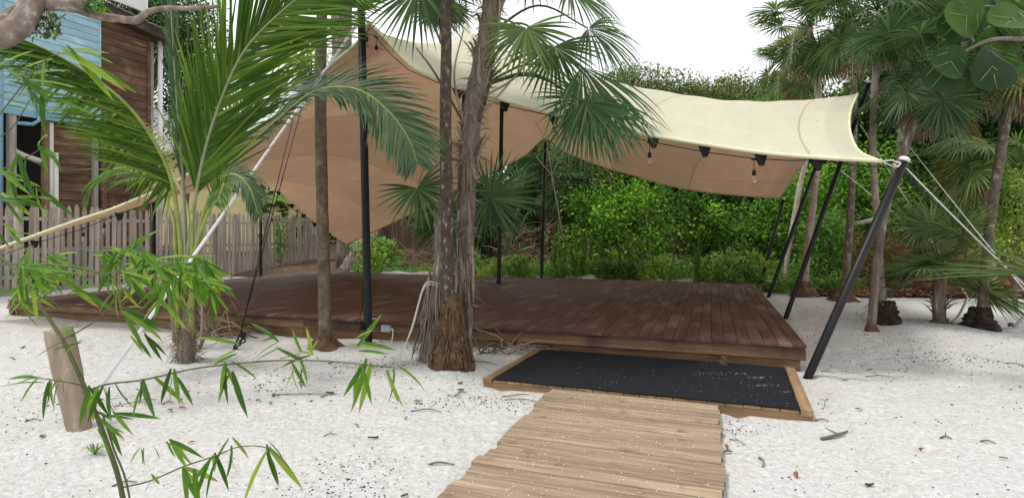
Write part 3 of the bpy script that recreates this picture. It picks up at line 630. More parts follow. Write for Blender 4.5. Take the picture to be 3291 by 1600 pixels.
rope('guy_rope', rr_(p1t - V((0, 0, .05)), P(3340, 960, 6.4), .02), .008, 'rope', 'white guy rope from the thick leaning pole down past the small fan palm')
rope('guy_rope', rr_(p2t - V((0, 0, .2)), P(3340, 990, 8.0), .03), .007, 'rope', 'white guy rope from the top of the tall leaning pole')
rope('guy_rope', rr_(P(2765, 400, 10.1), P(3130, 985, 11.0), .02), .009, 'rope', 'white guy rope starting at the scalloped canopy side')
rope('guy_rope', rr_(P(2650, 505, 12.8), P(3010, 790, 12.6), .02), .009, 'rope', 'white guy rope running behind the leaning poles into the palms')
rope('guy_rope', rr_(p1t - V((0, 0, .12)), P(3340, 930, 7.2), .04), .007, 'black', 'thin black rope slanting beside the white guy rope')
stk = G(1836, 882, .02)
mb = MB(); top = BP + V((.03, -.05, -.05)); knot = P(1773, 562, 16.3)
mb.tube([top, knot], .012, 5); mb.tube([P(1723, 505, 16.5), knot], .012, 5); mb.tube([P(1806, 495, 16.5), knot], .012, 5); mb.tube([knot, V((stk.x - .06, stk.y, .1))], .016, 5)
tag(mb.build('guy_rope', M['rope']), 'white rope bridle from the rear canopy arch to a stake', 'rope')
o = empty('wooden_stake', (stk.x, stk.y, 0), 'pale wooden stake leaning in the weeds behind the deck', 'stake')
MB().box((stk.x + .03, stk.y, .32), (.085, .05, .72), Matrix.Rotation(math.radians(6), 3, 'Y')).build('post', M['pipe'], o)
MB().tube([V((stk.x - .06, stk.y - .03, .12)), V((stk.x + .06, stk.y - .05, .14)), V((stk.x + .06, stk.y + .04, .16))], .016, 5).build('rope_loop', M['rope'], o)

# ---------------------------------------------------------------- string lights
def bulb_at(root, p, drop, s=1.0):
    b = MB().tube([p, p - V((0, 0, drop))], .004 * s, 5).tube([p + V((-.03, 0, 0)) * s, p + V((.03, 0, 0)) * s], .009 * s, 5)
    q = p - V((0, 0, drop)); b.lathe(q - V((0, 0, .062 * s)), [(.018 * s, 0), (.021 * s, .01), (.020 * s, .045 * s), (.012 * s, .06 * s), (.004, .064 * s)], 10)
    so = b.build('socket', M['rubber'], root)
    MB().lathe(q - V((0, 0, .15 * s)), [(.003, 0), (.016 * s, .006 * s), (.026 * s, .028 * s), (.025 * s, .045 * s), (.014 * s, .075 * s), (.012 * s, .092 * s)], 12).build('bulb', M['bulb'], so)
    MB().tube([q - V((0, 0, .06 * s)), q - V((0, 0, .085 * s)), q - V((.006, 0, .11 * s)), q - V((-.006, 0, .085 * s))], .0022 * s, 4).build('filament', M['yellowleaf'], so)
def lights(label, pts, bulbs, pads, drop=.07, s=1.0, rope_r=.006):
    o = empty('string_lights', pts[0], label, 'string lights')
    MB().tube(pts, rope_r, 5).build('cord', M['rubber'], o)
    for b in bulbs: bulb_at(o, V(b), drop, s)
    for c, w in pads:
        c = V(c) - V((0, 0, .075))
        mb = MB(); mb.add([c + V((-w, 0, .075)), c + V((w, 0, .06)), c + V((w * .45, -.01, -.05)), c + V((-w * .2, -.01, -.055)), c + V((-w, .025, .075)), c + V((w, .025, .06)), c + V((w * .45, .02, -.05)), c + V((-w * .2, .02, -.055))],
               [(0,3,2,1),(4,5,6,7),(0,1,5,4),(1,2,6,5),(2,3,7,6),(3,0,4,7)]); mb.build('hanger', M['rubber'], o)
FA, FB = FR.xy.to_3d(), A_top.xy.to_3d()
def onfront(px, py, dy=.03): q = raymeet(px, FA, FB); return V((q.x, q.y + dy, hgt(py, q.y)))
cordpx = [(2870,536),(2760,532),(2640,513),(2540,515),(2424,508),(2270,488),(2090,454),(1940,415),(1784,373),(1630,340),(1480,293),(1400,262),(1310,222),(1250,170),(1200,110)]
lights('string of glass bulbs along the front edge of the canopy', [onfront(a, b) for a, b in cordpx], [onfront(a, b) for a, b in ((2427,512),(2090,458),(1782,378),(1208,118),(1178,92))],
       [(onfront(a, b), .07) for a, b in ((2632,510),(2450,494),(2268,468),(2102,440),(1936,412),(1780,366),(1622,325),(1470,285))], drop=.11, s=1.05)
def onseg(px, py, A, B): q = raymeet(px, A.xy.to_3d(), B.xy.to_3d()); return V((q.x, q.y, hgt(py, q.y)))
bp_ = [(2500,642),(2440,640),(2300,630),(2150,606),(2010,564),(1870,518),(1790,470)]
lights('string of small bulbs hanging below the rear canopy edge', [onseg(a, b, BRc, BP) for a, b in bp_], [onseg(a, b, BRc, BP) for a, b in ((2437,640),(2280,628),(2143,603),(2013,563),(1873,517),(1765,452))], [(onseg(a, b, BRc, BP), .09) for a, b in ((2415,634),(2330,628),(2250,618),(2170,605),(2095,585))], drop=.22, s=1.3)
lp_ = [(1110,790),(1056,752),(1000,712),(937,668),(896,620),(862,600),(838,590)]
lights('string of bulbs along the canopy edge by the white pickets', [onseg(a, b, BL, L1) for a, b in lp_], [onseg(a, b, BL, L1) for a, b in ((955,676),(864,590),(1050,750))], [(onseg(a, b, BL, L1), .08) for a, b in ((1056,748),(1011,715),(975,686),(937,655),(895,614))], drop=.12, s=1.3)
f2 = [(700,540),(560,615),(440,660),(320,705),(250,735),(100,780),(0,815)]
lights('string of bulbs below the low canopy corner by the house fence', [onseg(a, b, A_top, FL) + V((0, .12, 0)) for a, b in f2], [onseg(a, b, A_top, FL) + V((0, .12, 0)) for a, b in ((318,706),(250,733),(62,795))], [(onseg(a, b, A_top, FL) + V((0, .12, 0)), .07) for a, b in ((365,682),(90,772))], drop=.07, s=1.0)

# ---------------------------------------------------------------- power outlet on the deck skirt, with cables
ob = G(1218, 1062, .2); q = (ob - D0); ly = -q.dot(UY); ob = dk(q.dot(UX), 0.01, .20)
R3z = Matrix.Rotation(-TH, 3, 'Z')
ou = empty('power_outlet', ob, 'grey weatherproof double power outlet on the deck skirt', 'outlet')
MB().box(ob, (.155, .05, .105), R3z).build('box', M['outlet'], ou)
for s in (-.036, .036): MB().box(ob + UX * s - UY * .033, (.062, .02, .085), R3z).build('flap', M['outlet'], ou)
cp = [ob + UX * .07 - UY * .03 + V((0, 0, -.02)), ob + UX * .13 - UY * .05 + V((0, 0, .0)), ob + UX * .14 - UY * .08 - V((0, 0, .12)), ob + UX * .17 - UY * .15 - V((0, 0, .19)), ob + UX * .35 - UY * .25 - V((0, 0, .205))]
tag(MB().tube(cat_pts(cp), .008, 6).build('power_cable', M['strap']), 'white cable looping from the outlet down to the sand', 'cable')
cb = [pAb + V((-.08, .04, 1.0)), pAb + V((-.09, .02, .5)), pAb + V((-.12, 0, .33)), pAb + V((-.075, -.02, .26))]
o = empty('hanging_plug', pAb + V((-.08, 0, .2)), 'black plug hanging on a thin cord at the tallest pole', 'plug')
MB().tube(cat_pts(cb), .006, 5).build('cord', M['rubber'], o); MB().box(pAb + V((-.075, -.03, .22)), (.05, .04, .085), Matrix.Rotation(.2, 3, 'Y')).build('plug_body', M['rubber'], o)
vt = G(1578, 905, DH)
o = empty('floor_vent', (vt.x, vt.y, DH), 'round grey floor vent beside the pole base plate on the deck', 'vent')
MB().lathe((vt.x, vt.y, DH), [(.13, 0), (.13, .02), (.11, .024)], 20, False).build('ring', M['outlet'], o)
for k in range(5): MB().box((vt.x, vt.y + (k - 2) * .035, DH + .028), (.17, .014, .008)).build('slat', M['rubber'], o)
vt = G(1203, 1024, DH)
o = empty('floor_vent', (vt.x, vt.y, DH), 'small grey floor vent near the deck front beside the tallest pole', 'vent')
MB().lathe((vt.x, vt.y, DH), [(.07, 0), (.07, .015), (.06, .018)], 18, False).build('ring', M['outlet'], o)
for k in range(4): MB().box((vt.x, vt.y + (k - 1.5) * .026, DH + .021), (.09, .01, .006)).build('slat', M['rubber'], o)

# ---------------------------------------------------------------- picket fence
FD = V((.36, .933, 0)).normalized(); FN = V((FD.y, -FD.x, 0)); frz = math.atan2(FD.y, FD.x)
F0 = V((-13.0, 13.7, 0)); FLEN = 13.0; FHT = 2.32
fence = empty('picket_fence', F0, 'weathered pointed picket fence standing between the deck and the house', 'fence', rz=frz)
def picket_mesh(w, h, t, mat, key):
    mb = MB(); a = w / 2
    prof = [(-a, 0), (a, 0), (a, h - .10), (a * .25, h), (-a * .25, h), (-a, h - .10)]
    vs = [(x, -t / 2, z) for x, z in prof] + [(x, t / 2, z) for x, z in prof]; n_ = 6
    mb.add(vs, [tuple(range(n_)), tuple(range(2 * n_ - 1, n_ - 1, -1))] + [(i, n_ + i, n_ + (i + 1) % n_, (i + 1) % n_) for i in range(n_)])
    return mb.mesh('picket', mat)
pmv = [picket_mesh(.105 + .004 * k, FHT + .03 * (k - 1.5), .022, M['fence'], k) for k in range(4)]
s = 0
while s < FLEN:
    c = F0 + FD * s; link('picket', rd.choice(pmv), fence, Matrix.Translation((c.x + rd.uniform(-.008, .008), c.y, rd.uniform(-.03, .02))) @ Matrix.Rotation(frz + rd.uniform(-.06, .06), 4, 'Z') @ Matrix.Rotation(rd.gauss(0, .012), 4, 'Y'))
    s += .168 + rd.uniform(-.012, .012)
for h in (.45, 1.15, 1.95):
    c = F0 + FD * FLEN / 2 - FN * .035; plank('rail', FLEN, .09, .04, M['fence'], fence, V((c.x, c.y, h)), frz, math.radians(90))
for k in range(6):
    c = F0 + FD * (k * 2.3 + .3) - FN * .1; MB().box((c.x, c.y, 1.0), (.09, .09, 2.0)).build('post', M['fence'], fence)
# dark board fence beyond the rear corner
g0, g1 = P(1115, 800, 25.0), P(1400, 800, 24.2); g0.z = g1.z = 0
gd = (g1 - g0).normalized(); grz = math.atan2(gd.y, gd.x)
bf = empty('board_fence', g0, 'dark brown upright board fence behind the weeds at the deck corner', 'fence', rz=grz)
bmv = [MB().box((0, 0, (2.25 + .06 * k) / 2), (.14, .025, 2.25 + .06 * k)).mesh('fence_board', M['oldfence'] if k else M['fence']) for k in range(4)]
k = 0; s = 0
while s < (g1 - g0).length:
    c = g0 + gd * s; link('fence_board', bmv[0] if s < 1.4 else rd.choice(bmv[1:]), bf, Matrix.Translation((c.x, c.y, .1)) @ Matrix.Rotation(grz + rd.uniform(-.05, .05), 4, 'Z')); s += .152
for h in (.6, 1.8):
    c = (g0 + g1) / 2 + V((0, .04, h + .1)); plank('rail', (g1 - g0).length, .09, .04, M['oldfence'], bf, c, grz, math.radians(90))

# ---------------------------------------------------------------- timber house
HC = V((-12.3, 19.5, 0)); HD = -FD; HN = FN      # corner, along the wall towards us, outward
house = empty('timber_house', HC, 'tall timber house with sky blue upper wall and dark brown siding', 'house')
hrz = math.atan2(HD.y, HD.x)
def hp(s_, out, h): return HC + HD * s_ + HN * out + V((0, 0, h))
def hboard(name, s0, s1, h0, h1, out, mat, t=.03, parent=house, tilt=.04):
    L = s1 - s0; me = MB().box((0, 0, 0), (L - .004, t, h1 - h0 - .012)).mesh(name, mat)
    return link(name, me, parent, Matrix.Translation(hp((s0 + s1) / 2, out, (h0 + h1) / 2)) @ Matrix.Rotation(hrz, 4, 'Z') @ Matrix.Rotation(tilt, 4, 'X'))
MB().box(hp(1.3, -2.6, 4.1), (2.58, 5, 8.1), Matrix.Rotation(hrz, 3, 'Z')).build('core_wall', M['void'], house)
MB().box(hp(5.6, -2.6, 6.7), (6.0, 5, 3.7), Matrix.Rotation(hrz, 3, 'Z')).build('core_wall', M['void'], house)
MB().box(hp(5.6, -4.2, 2.4), (6.0, .1, 4.8), Matrix.Rotation(hrz, 3, 'Z')).build('core_wall', M['void'], house)
h = .2
while h < 8.2:
    bh = .262
    hboard('siding_board', .08, 1.70, h, h + bh, .0, M['siding'])
    if h < 4.7: hboard('siding_board', 1.70, 3.16, h, h + bh, -.02, M['siding'])
    h += bh
h = 4.98
while h < 9.3:
    hboard('blue_board', 1.71, 4.4, h, h + .205, .13, M['blue'], tilt=.03); hboard('blue_board', 4.404, 7.0, h, h + .205, .13, M['blue'], tilt=.03); h += .205
hboard('blue_skirt_board', 1.69, 7.0, 4.80, 4.99, .15, M['bluedark'], .05, tilt=0)
MB().box(hp(1.705, .09, 7.15), (.03, .16, 4.3), Matrix.Rotation(hrz, 3, 'Z')).build('corner_trim', M['blue'], house)
MB().box(hp(.03, .012, 4.2), (.12, .09, 8.2), Matrix.Rotation(hrz, 3, 'Z')).build('corner_trim', M['siding'], house)
for s_, w_, h_, m_ in ((1.78, .16, 4.8, 'siding'), (2.02, .12, 4.8, 'greywood'), (4.02, .17, 4.8, 'greywood'), (3.2, .12, 4.8, 'siding')):
    MB().box(hp(s_ - .2 if s_ < 2.1 else s_, .08, h_ / 2), (w_, .14, h_), Matrix.Rotation(hrz, 3, 'Z')).build('post', M[m_], house)
# shed roof with an overhanging dark fascia
rfm = Matrix.Rotation(hrz, 3, 'Z')
mb = MB(); mb.add([hp(1.75, .55, 8.32), hp(-.55, .55, 8.05), hp(-.55, -4, 8.6), hp(1.75, -4, 8.9), hp(1.75, .55, 8.62), hp(-.55, .55, 8.33), hp(-.55, -4, 8.9), hp(1.75, -4, 9.2)], [(0,1,2,3),(4,7,6,5),(0,4,5,1),(1,5,6,2),(2,6,7,3),(3,7,4,0)])
rf = mb.build('roof', M['fascia'], house)
for k in range(9): MB().box(hp(-.5 + k * .27, .50, 8.37 + k * .033 + rd.uniform(-.008, .008)), (.25, .24, .02), rfm).build('shingle', M['greywood'], rf)
MB().box(hp(.9, -.15, 9.5), (1.9, .08, .9), rfm).build('gable_board', M['white'], house)
MB().tube([hp(-.32, .12, 8.15), hp(-.32, .12, .2)], .075, 10).build('downpipe', M['white'], house)
MB().box(hp(-.16, -.1, 4.1), (.1, .1, 8.0), rfm).build('post', M['greywood'], house)
MB().tube([hp(3.42, .22, 6.6), hp(3.42, .22, 4.75), hp(3.55, .16, 4.62), hp(3.9, .1, 4.6)], .055, 9).build('blue_drain_pipe', M['bluepipe'], house)
MB().tube([hp(3.05, .1, 4.75), hp(3.05, .12, .2)], .06, 9).build('drain_pipe', M['pipe'], house)
MB().tube([hp(2.93, .1, 3.9), hp(2.93, .12, .2)], .07, 9).build('drain_pipe', M['pipe'], house)
MB().tube(cat_pts([hp(3.95, -.1, 4.6), hp(3.92, -.1, 4.0), hp(3.7, -.1, 3.78), hp(3.1, 0, 3.6)]), .075, 9).build('drain_pipe', M['pipe'], house)
MB().tube([hp(4.28, .12, 9), hp(4.28, .12, .2)], .05, 9).build('blue_drain_pipe', M['bluepipe'], house)
MB().tube([hp(2.65, .22, 5.75), hp(2.65, .24, 5.45), hp(2.72, .26, 5.42)], .035, 8).build('vent_pipe', M['pipe'], house)
MB().box(hp(2.2, .9, .75), (6, .05, .55), rfm).build('base_panel', M['bluedark'], house)
MB().box(hp(2.2, .92, 1.06), (6, .08, .06), rfm).build('base_cap', M['white'], house)

# yellow building with a white metal roof
ya, yb = P(430, 700, 29), P(1090, 700, 31.5); ya.z = yb.z = 0
yd = (yb - ya).normalized(); yrz = math.atan2(yd.y, yd.x); yn = V((yd.y, -yd.x, 0)); yL = (yb - ya).length
yh = empty('yellow_building', ya, 'pale yellow rendered building with white metal roof behind the fence', 'building', rz=yrz)
def yp(s_, o_, h_): return ya + yd * s_ + yn * o_ + V((0, 0, h_))
Ry = Matrix.Rotation(yrz, 3, 'Z')
MB().box(yp(yL / 2, -3, 2.9), (yL, 6, 5.8), Ry).build('wall', M['yellow'], yh)
mb = MB(); mb.add([yp(-.5, .7, 5.7), yp(yL + .5, .7, 5.7), yp(yL + .5, -3, 8.6), yp(-.5, -3, 8.6), yp(yL + .5, -6.7, 5.7), yp(-.5, -6.7, 5.7), yp(-.5, .7, 5.55), yp(yL + .5, .7, 5.55)], [(0,1,2,3),(3,2,4,5),(6,7,1,0),(0,3,5),(1,4,2)])
rf = mb.build('roof', M['roofwhite'], yh)
ysl = V(yn) * 3.7 * -1 + V((0, 0, 2.9))
for k in range(24):
    a = yp(-.4 + k * (yL + .8) / 23, .7, 5.725); MB().tube([a, a + ysl], .028, 4, smooth=False).build('roof_rib', M['roofwhite'], rf)
for px in (745,):
    wq = raymeet(px, ya, yb); s_ = (wq - ya).dot(yd)
    wi = MB().box(yp(s_, .02, 4.15), (1.15, .06, 1.0), Ry).build('window', M['white'], yh)
    for k in (-.27, .27): MB().box(yp(s_ + k, .055, 4.15), (.46, .03, .84), Ry).build('pane', M['glassdark'], wi)

# ================================================================= plants
def nrmz(a): return a / np.maximum(np.linalg.norm(a, axis=-1, keepdims=True), 1e-9)
def leaves_geo(Pp, D, N, L, W, fold=.22, rounded=False):
    Pp, D, N = np.asarray(Pp), nrmz(np.asarray(D)), np.asarray(N); L = np.asarray(L)[:, None]; W = np.asarray(W)[:, None]
    S = nrmz(np.cross(D, N)); N = nrmz(np.cross(S, D)); n_ = len(Pp)
    if not rounded:
        v = np.stack([Pp, Pp + D * L * .42 + S * W * .5 + N * W * fold, Pp + D * L, Pp + D * L * .42 - S * W * .5 + N * W * fold], 1)
        b = np.arange(n_)[:, None] * 4; f = np.stack([b + [0, 1, 2], b + [0, 2, 3]], 1).reshape(-1, 3)
    else:
        v = np.stack([Pp, Pp + D * L * .28 + S * W * .46 + N * W * fold, Pp + D * L * .72 + S * W * .44 + N * W * fold, Pp + D * L, Pp + D * L * .72 - S * W * .44 + N * W * fold, Pp + D * L * .28 - S * W * .46 + N * W * fold], 1)
        b = np.arange(n_)[:, None] * 6; f = np.stack([b + [0, 1, 2], b + [0, 2, 3], b + [0, 3, 4], b + [0, 4, 5]], 1).reshape(-1, 3)
    return v.reshape(-1, 3), f
def crown_geo(c, r, ncl, per, cr, L, seed, down=.2, rounded=False, shell=.55, aspect=.5, flat=.75):
    """clumps of leaves spread through an ellipsoid with an uneven outline"""
    q = np.random.RandomState(seed); c = np.array(c); r = np.array(r)
    d = nrmz(q.normal(size=(ncl, 3))); lob = 1 + .22 * np.sin(d[:, 0] * 5 + seed) * np.cos(d[:, 2] * 6 + seed * 2) + q.normal(0, .10, ncl)
    rad = (shell + (1 - shell) * q.rand(ncl)) * lob
    cc = c + d * r * rad[:, None]
    k = np.repeat(np.arange(ncl), per); n_ = len(k)
    off = np.clip(q.normal(size=(n_, 3)), -1.5, 1.5) * cr * np.array([1, 1, flat]) * (.6 + .8 * q.rand(ncl))[k][:, None]
    Pp = cc[k] + off
    out = nrmz(.6 * (Pp - c) / r + .8 * off / cr * .6)
    D = nrmz(out + q.normal(size=(n_, 3)) * .55 - np.array([0, 0, down])); N = nrmz(out * .5 + np.array([0, 0, .9]) + q.normal(size=(n_, 3)) * .35)
    ln = L * q.uniform(.6, 1.25, n_)
    return leaves_geo(Pp, D, N, ln, ln * aspect * q.uniform(.8, 1.2, n_), rounded=rounded), cc
def plant(name, label, cat, base, c, r, ncl, per, cr, L, mat, seed, trunk=.06, group=None, bark='bark', rounded=False, down=.2, shell=.55, aspect=.5, limbs=7, tall=None):
    base = V(base); o = empty(name, base, label, cat, group)
    (v, f), cc = crown_geo(c, r, ncl, per, cr, L, seed, down, rounded, shell, aspect)
    link('crown', mesh_np('crown', v, f, M[mat]), o)
    q = random.Random(seed); c = V(c); mb = MB()
    mid = base.lerp(V((c.x, c.y, c.z - r[2] * .5)), .7) + V((q.uniform(-.1, .1), 0, 0))
    if trunk:
        mb.tube(cat_pts([base - V((0, 0, .1)), base.lerp(mid, .5) + V((q.uniform(-.15, .15), q.uniform(-.1, .1), 0)), mid, c], 4), lerp_list([trunk, trunk * .85, trunk * .6, trunk * .3], 13), 8, jit=.06)
        for k in range(min(limbs, len(cc))):
            e_ = V(cc[k]); m_ = mid.lerp(e_, .5) + V((0, 0, .15 * r[2])); mb.tube(cat_pts([mid.lerp(c, q.random() * .6), m_, e_], 3), lerp_list([trunk * .4, trunk * .12], 7), 5)
        mb.build('trunk', M[bark], o)
    return o

def strips_to(mb, rows):                     # rows: list of (left, mid, right)
    n0 = len(mb.v); mb.v += [tuple(p) for r_ in rows for p in r_]
    for i in range(len(rows) - 1):
        a = n0 + 3 * i
        mb.f += [(a, a + 1, a + 4, a + 3), (a + 1, a + 2, a + 5, a + 4)]; mb.sm += [True, True]
def fan_geo(mb, hub, fwd, nrm, L, spread=2.6, nseg=36, droop=.5, g=V((0, 0, -1)), seed=0, fuse=.36, wid=1.0):
    q = random.Random(seed); fwd = V(fwd).normalized(); nrm = (V(nrm) - fwd * V(nrm).dot(fwd)).normalized(); side = fwd.cross(nrm); hub = V(hub)
    da = 2 * spread / (nseg - 1)
    fr_ = [.02, .16, .34, .52, .7, .86, 1.0]
    for i in range(nseg):
        a = -spread + i * da + q.uniform(-.02, .02)
        d = (fwd * math.cos(a) + side * math.sin(a) + nrm * q.uniform(.05, .16)).normalized()
        Li = L * (.70 + .30 * math.cos(a * .55)) * q.uniform(.9, 1.06); dr = droop * q.uniform(.75, 1.3)
        pos = hub.copy(); rows = []; last = 0; mx = fuse * Li * math.tan(da / 2) * 1.15 * wid
        for f_ in fr_:
            if f_ > .25: d = (d + g * dr * (f_ - last) * (1.2 * f_)).normalized()
            pos = pos + d * Li * (f_ - last); last = f_
            w = f_ * Li * math.tan(da / 2) * 1.1 if f_ <= fuse else mx * max(1 - ((f_ - fuse) / (1 - fuse)) ** 1.6, .05)
            wd = d.cross(nrm); wd = wd.normalized() if wd.length > 1e-4 else side
            up = wd.cross(d).normalized()
            rows.append((pos + wd * w + up * w * .35, pos - up * w * .25, pos - wd * w + up * w * .35))
        strips_to(mb, rows)
_fan = {}
def fan_leaf_mesh(style, mat, e, pl, L, droop, spread, k, nseg=34):
    key = (style, e, k)
    if key not in _fan:
        er = math.radians(e); g = V((0, -math.sin(er), -math.cos(er))); mb = MB(); q = random.Random(k * 17 + e + 100)
        pts = [V((0, 0, 0))]; d = V((0, 1, 0))
        for i in range(6): d = (d + g * .07).normalized(); pts.append(pts[-1] + d * pl / 6)
        mb.tube(pts, lerp_list([.016, .008], 7), 5)
        fw = (d + g * .35 + V((q.uniform(-.15, .15), 0, 0))).normalized()
        fan_geo(mb, pts[-1], fw, V((q.uniform(-.35, .35), 0, 1)), L, spread, nseg, droop, g, k * 31 + e)
        _fan[key] = mb.mesh('frond', mat)
    return _fan[key]
def trunk_tube(pts, r0, r1, seed, n=12, k=7, rings=.05):
    c = cat_pts(pts, k); m = len(c); q = random.Random(seed)
    return c, [(r0 + (r1 - r0) * (i / (m - 1))) * (1 + q.uniform(-rings, rings)) for i in range(m)]
def lump(root, c, r, h, seed, mat='roots', name='root_mass', n=22, m=9, sharp=.16):
    q = random.Random(seed); rows = []
    ph = [(q.uniform(2, 7), q.uniform(0, 6.3), q.uniform(-4, 4)) for _ in range(5)]
    vs = []
    for i in range(m):
        t_ = i / (m - 1); rr_ = r * (.34 + .66 * (1 - t_) ** 1.35) if name == 'root_mass' else r * (.42 + .58 * (1 - t_) ** .8) * (1.12 if .15 < t_ < .5 else 1)
        for k in range(n):
            a = 2 * math.pi * k / n; z = 1 + sum(.05 * math.sin(f_ * a + p_ + t_ * s_) for f_, p_, s_ in ph) + q.uniform(-sharp, sharp) * .35
            vs.append((c[0] + rr_ * z * math.cos(a), c[1] + rr_ * z * math.sin(a), c[2] - .06 + (h + .06) * t_ + q.uniform(-.01, .01)))
    fs = [(i * n + k, i * n + (k + 1) % n, (i + 1) * n + (k + 1) % n, (i + 1) * n + k) for i in range(m - 1) for k in range(n)] + [tuple(range((m - 1) * n, m * n))]
    mb = MB(); mb.add(vs, fs, True); return mb.build(name, M[mat], root)
def fan_palm(label, pts, r0, r1, nleaf, L, pl, seed, style='fan', dead=5, bark='bark', root=None, droop=.6, spread=2.5, group=None, elevs=(75, 45, 15, -15, -45), skirt=0, fruit=0, orange=0, name='fan_palm', nseg=34, deadL=1.0):
    pts = [V(p) for p in pts]; q = random.Random(seed)
    o = empty(name, pts[0], label, 'palm tree', group)
    pts[0] = pts[0] - V((0, 0, .08)); c, rr_ = trunk_tube(pts, r0, r1, seed)
    MB().tube(c, rr_, 12, jit=.05, seed=seed).build('trunk', M[bark], o)
    if root: lump(o, pts[0] + V((0, 0, .08)), root[0], root[1], seed, 'rootsdark' if len(root) > 2 else 'roots', 'root_ball' if len(root) > 2 else 'root_mass', 26, 13, .75 if len(root) > 2 else .3)
    top = c[-1]; cl = bpy.data.collections
    def put(e, az, me, s_, nm='frond'):
        mw = Matrix.Translation(top + V((0, 0, q.uniform(-.12, .1)))) @ Matrix.Rotation(az, 4, 'Z') @ Matrix.Rotation(math.radians(e), 4, 'X') @ Matrix.Rotation(q.uniform(-.3, .3), 4, 'Y') @ Matrix.Scale(s_, 4)
        return link(nm, me, o, mw)
    for i in range(nleaf):
        e = elevs[i % len(elevs)]; k = q.randrange(2)
        put(e + q.uniform(-9, 9), i * 2.399 + q.uniform(-.3, .3), fan_leaf_mesh(style + str(round(L, 2)), M[style], e, pl, L, droop, spread, k, nseg), q.uniform(.85, 1.12))
    for i in range(orange): tag(put(-40, i * 2.1 + seed, fan_leaf_mesh('fanorange' + str(round(L, 2)), M['fanorange'], -45, pl, L, droop, spread, 0, nseg), 1), 'yellowing orange frond')
    for i in range(dead):
        tag(put(-78 + q.uniform(-7, 7), i * 2.399 + q.random(), fan_leaf_mesh('dead' + str(round(L, 2)), M['dead'], -78, pl * .6, L * deadL, .9, 1.1, i % 3, 22), q.uniform(.8, 1.1)), 'dead tan frond hanging')
    for i in range(fruit):
        az = i * 2.2 + seed; d = V((math.cos(az), math.sin(az), 0)); f_ = MB(); sp = cat_pts([top, top + d * .35 + V((0, 0, .1)), top + d * .6 - V((0, 0, .4)), top + d * .66 - V((0, 0, .95))], 5); f_.tube(sp, .01, 4)
        for j in range(240):
            p = sp[q.randrange(8, len(sp))] + V((q.gauss(0, .07), q.gauss(0, .07), q.gauss(0, .06))); s_ = q.uniform(.008, .014); f_.box(p, (s_, s_, s_), Euler((q.random(), q.random(), 0)).to_matrix())
        f_.build('fruit_cluster', M['blossom'], o)
    return o

# ---------------------------------------------------------------- palms on the right
def gpt(px, py, d): p = P(px, py, d); return p
def gb(px, py): p = G(px, py); p.z = gz(p) if p.y < 14 else 0; return p
b = gb(2800, 1060); d = b.y
fan_palm('leaning fan palm with shaggy brown trunk and dark crown by the sand', [b, P(2815, 880, d), P(2850, 650, d - .1), P(2925, 430, d - .2), P(2985, 230, d - .3)], .066, .066, 19, .66, .75, 11, 'fandark', dead=9, bark='shag', root=(.14, .16), droop=.75, orange=1, fruit=0)
b = gb(2850, 1045); d = b.y
fan_palm('slim pale fan palm with ringed trunk and round root mass beside the leaning palm', [b, P(2835, 930, d), P(2818, 700, d), P(2805, 450, d), P(2815, 200, d), P(2820, 40, d)], .058, .05, 18, .62, .7, 12, 'fan', dead=12, bark='pale', root=(.22, .36, 1), droop=.9, fruit=2)
b = gb(3150, 1055); d = b.y
fan_palm('dark straight fan palm with a lumpy black root mass at the sand edge', [b, P(3165, 900, d), P(3185, 700, d), P(3225, 430, d), P(3270, 150, d)], .078, .066, 19, .70, .8, 13, 'fandark', dead=7, bark='bark', root=(.25, .34, 1), droop=.7, orange=2)
b = gb(2585, 955); d = b.y
fan_palm('fan palm with pale slanting trunk behind the leaning poles', [b, P(2590, 850, d), P(2622, 560, d), P(2632, 330, d), P(2600, 90, d)], .09, .08, 21, .78, .85, 14, 'fanlight', dead=22, bark='pale', root=(.42, .40), droop=.8, fruit=2)
b = gb(2705, 970); d = b.y
fan_palm('fan palm with grey brown trunk and long dead frond skirt', [b, P(2722, 850, d), P(2738, 600, d), P(2745, 350, d), P(2740, 60, d)], .08, .065, 21, .78, .85, 15, 'fan', dead=24, bark='bark', root=(.36, .30), droop=.85, fruit=1)
b = gb(2520, 930); d = b.y
fan_palm('thin speckled fan palm behind the far leaning pole', [b, P(2535, 800, d), P(2570, 600, d), P(2592, 470, d), P(2560, 200, d)], .075, .06, 18, .72, .8, 16, 'fanlight', dead=16, bark='pale', root=(.24, .30), droop=.7, fruit=1)
b = V((P(3190, 900, 12.5).x, 12.5, 0)); d = 12.5
fan_palm('small palm with white ringed trunk and yellowish hanging fans', [b, P(3185, 800, d), P(3165, 600, d), P(3160, 470, d)], .085, .07, 16, .78, .6, 17, 'fanlight', dead=4, bark='pale', droop=.9, orange=2, elevs=(20, -20, -45))
b = gb(3020, 1045); d = b.y
fan_palm('low stemmed fan palm with fresh green crown and dry stalks at its base', [b, P(3018, 960, d), P(3022, 890, d)], .10, .10, 20, .78, .60, 18, 'fanlight', dead=0, bark='shag', root=(.22, .10), droop=.35, elevs=(75, 50, 25, 5), spread=2.3)
o = col.objects.get('fan_palm.007') or col.objects.get('fan_palm')
q = random.Random(4)
for i in range(16):
    az = q.uniform(0, 6.28); r_ = q.uniform(.06, .12); a = b + V((r_ * math.cos(az), r_ * math.sin(az), q.uniform(.05, .4))); e_ = a + V((math.cos(az) * .16, math.sin(az) * .16, q.uniform(.05, .22)))
    MB().tube([a, a.lerp(e_, .5) + V((0, 0, .03)), e_], [.014, .011, .003], 5).build('leaf_stalk', M['fibre'], o)
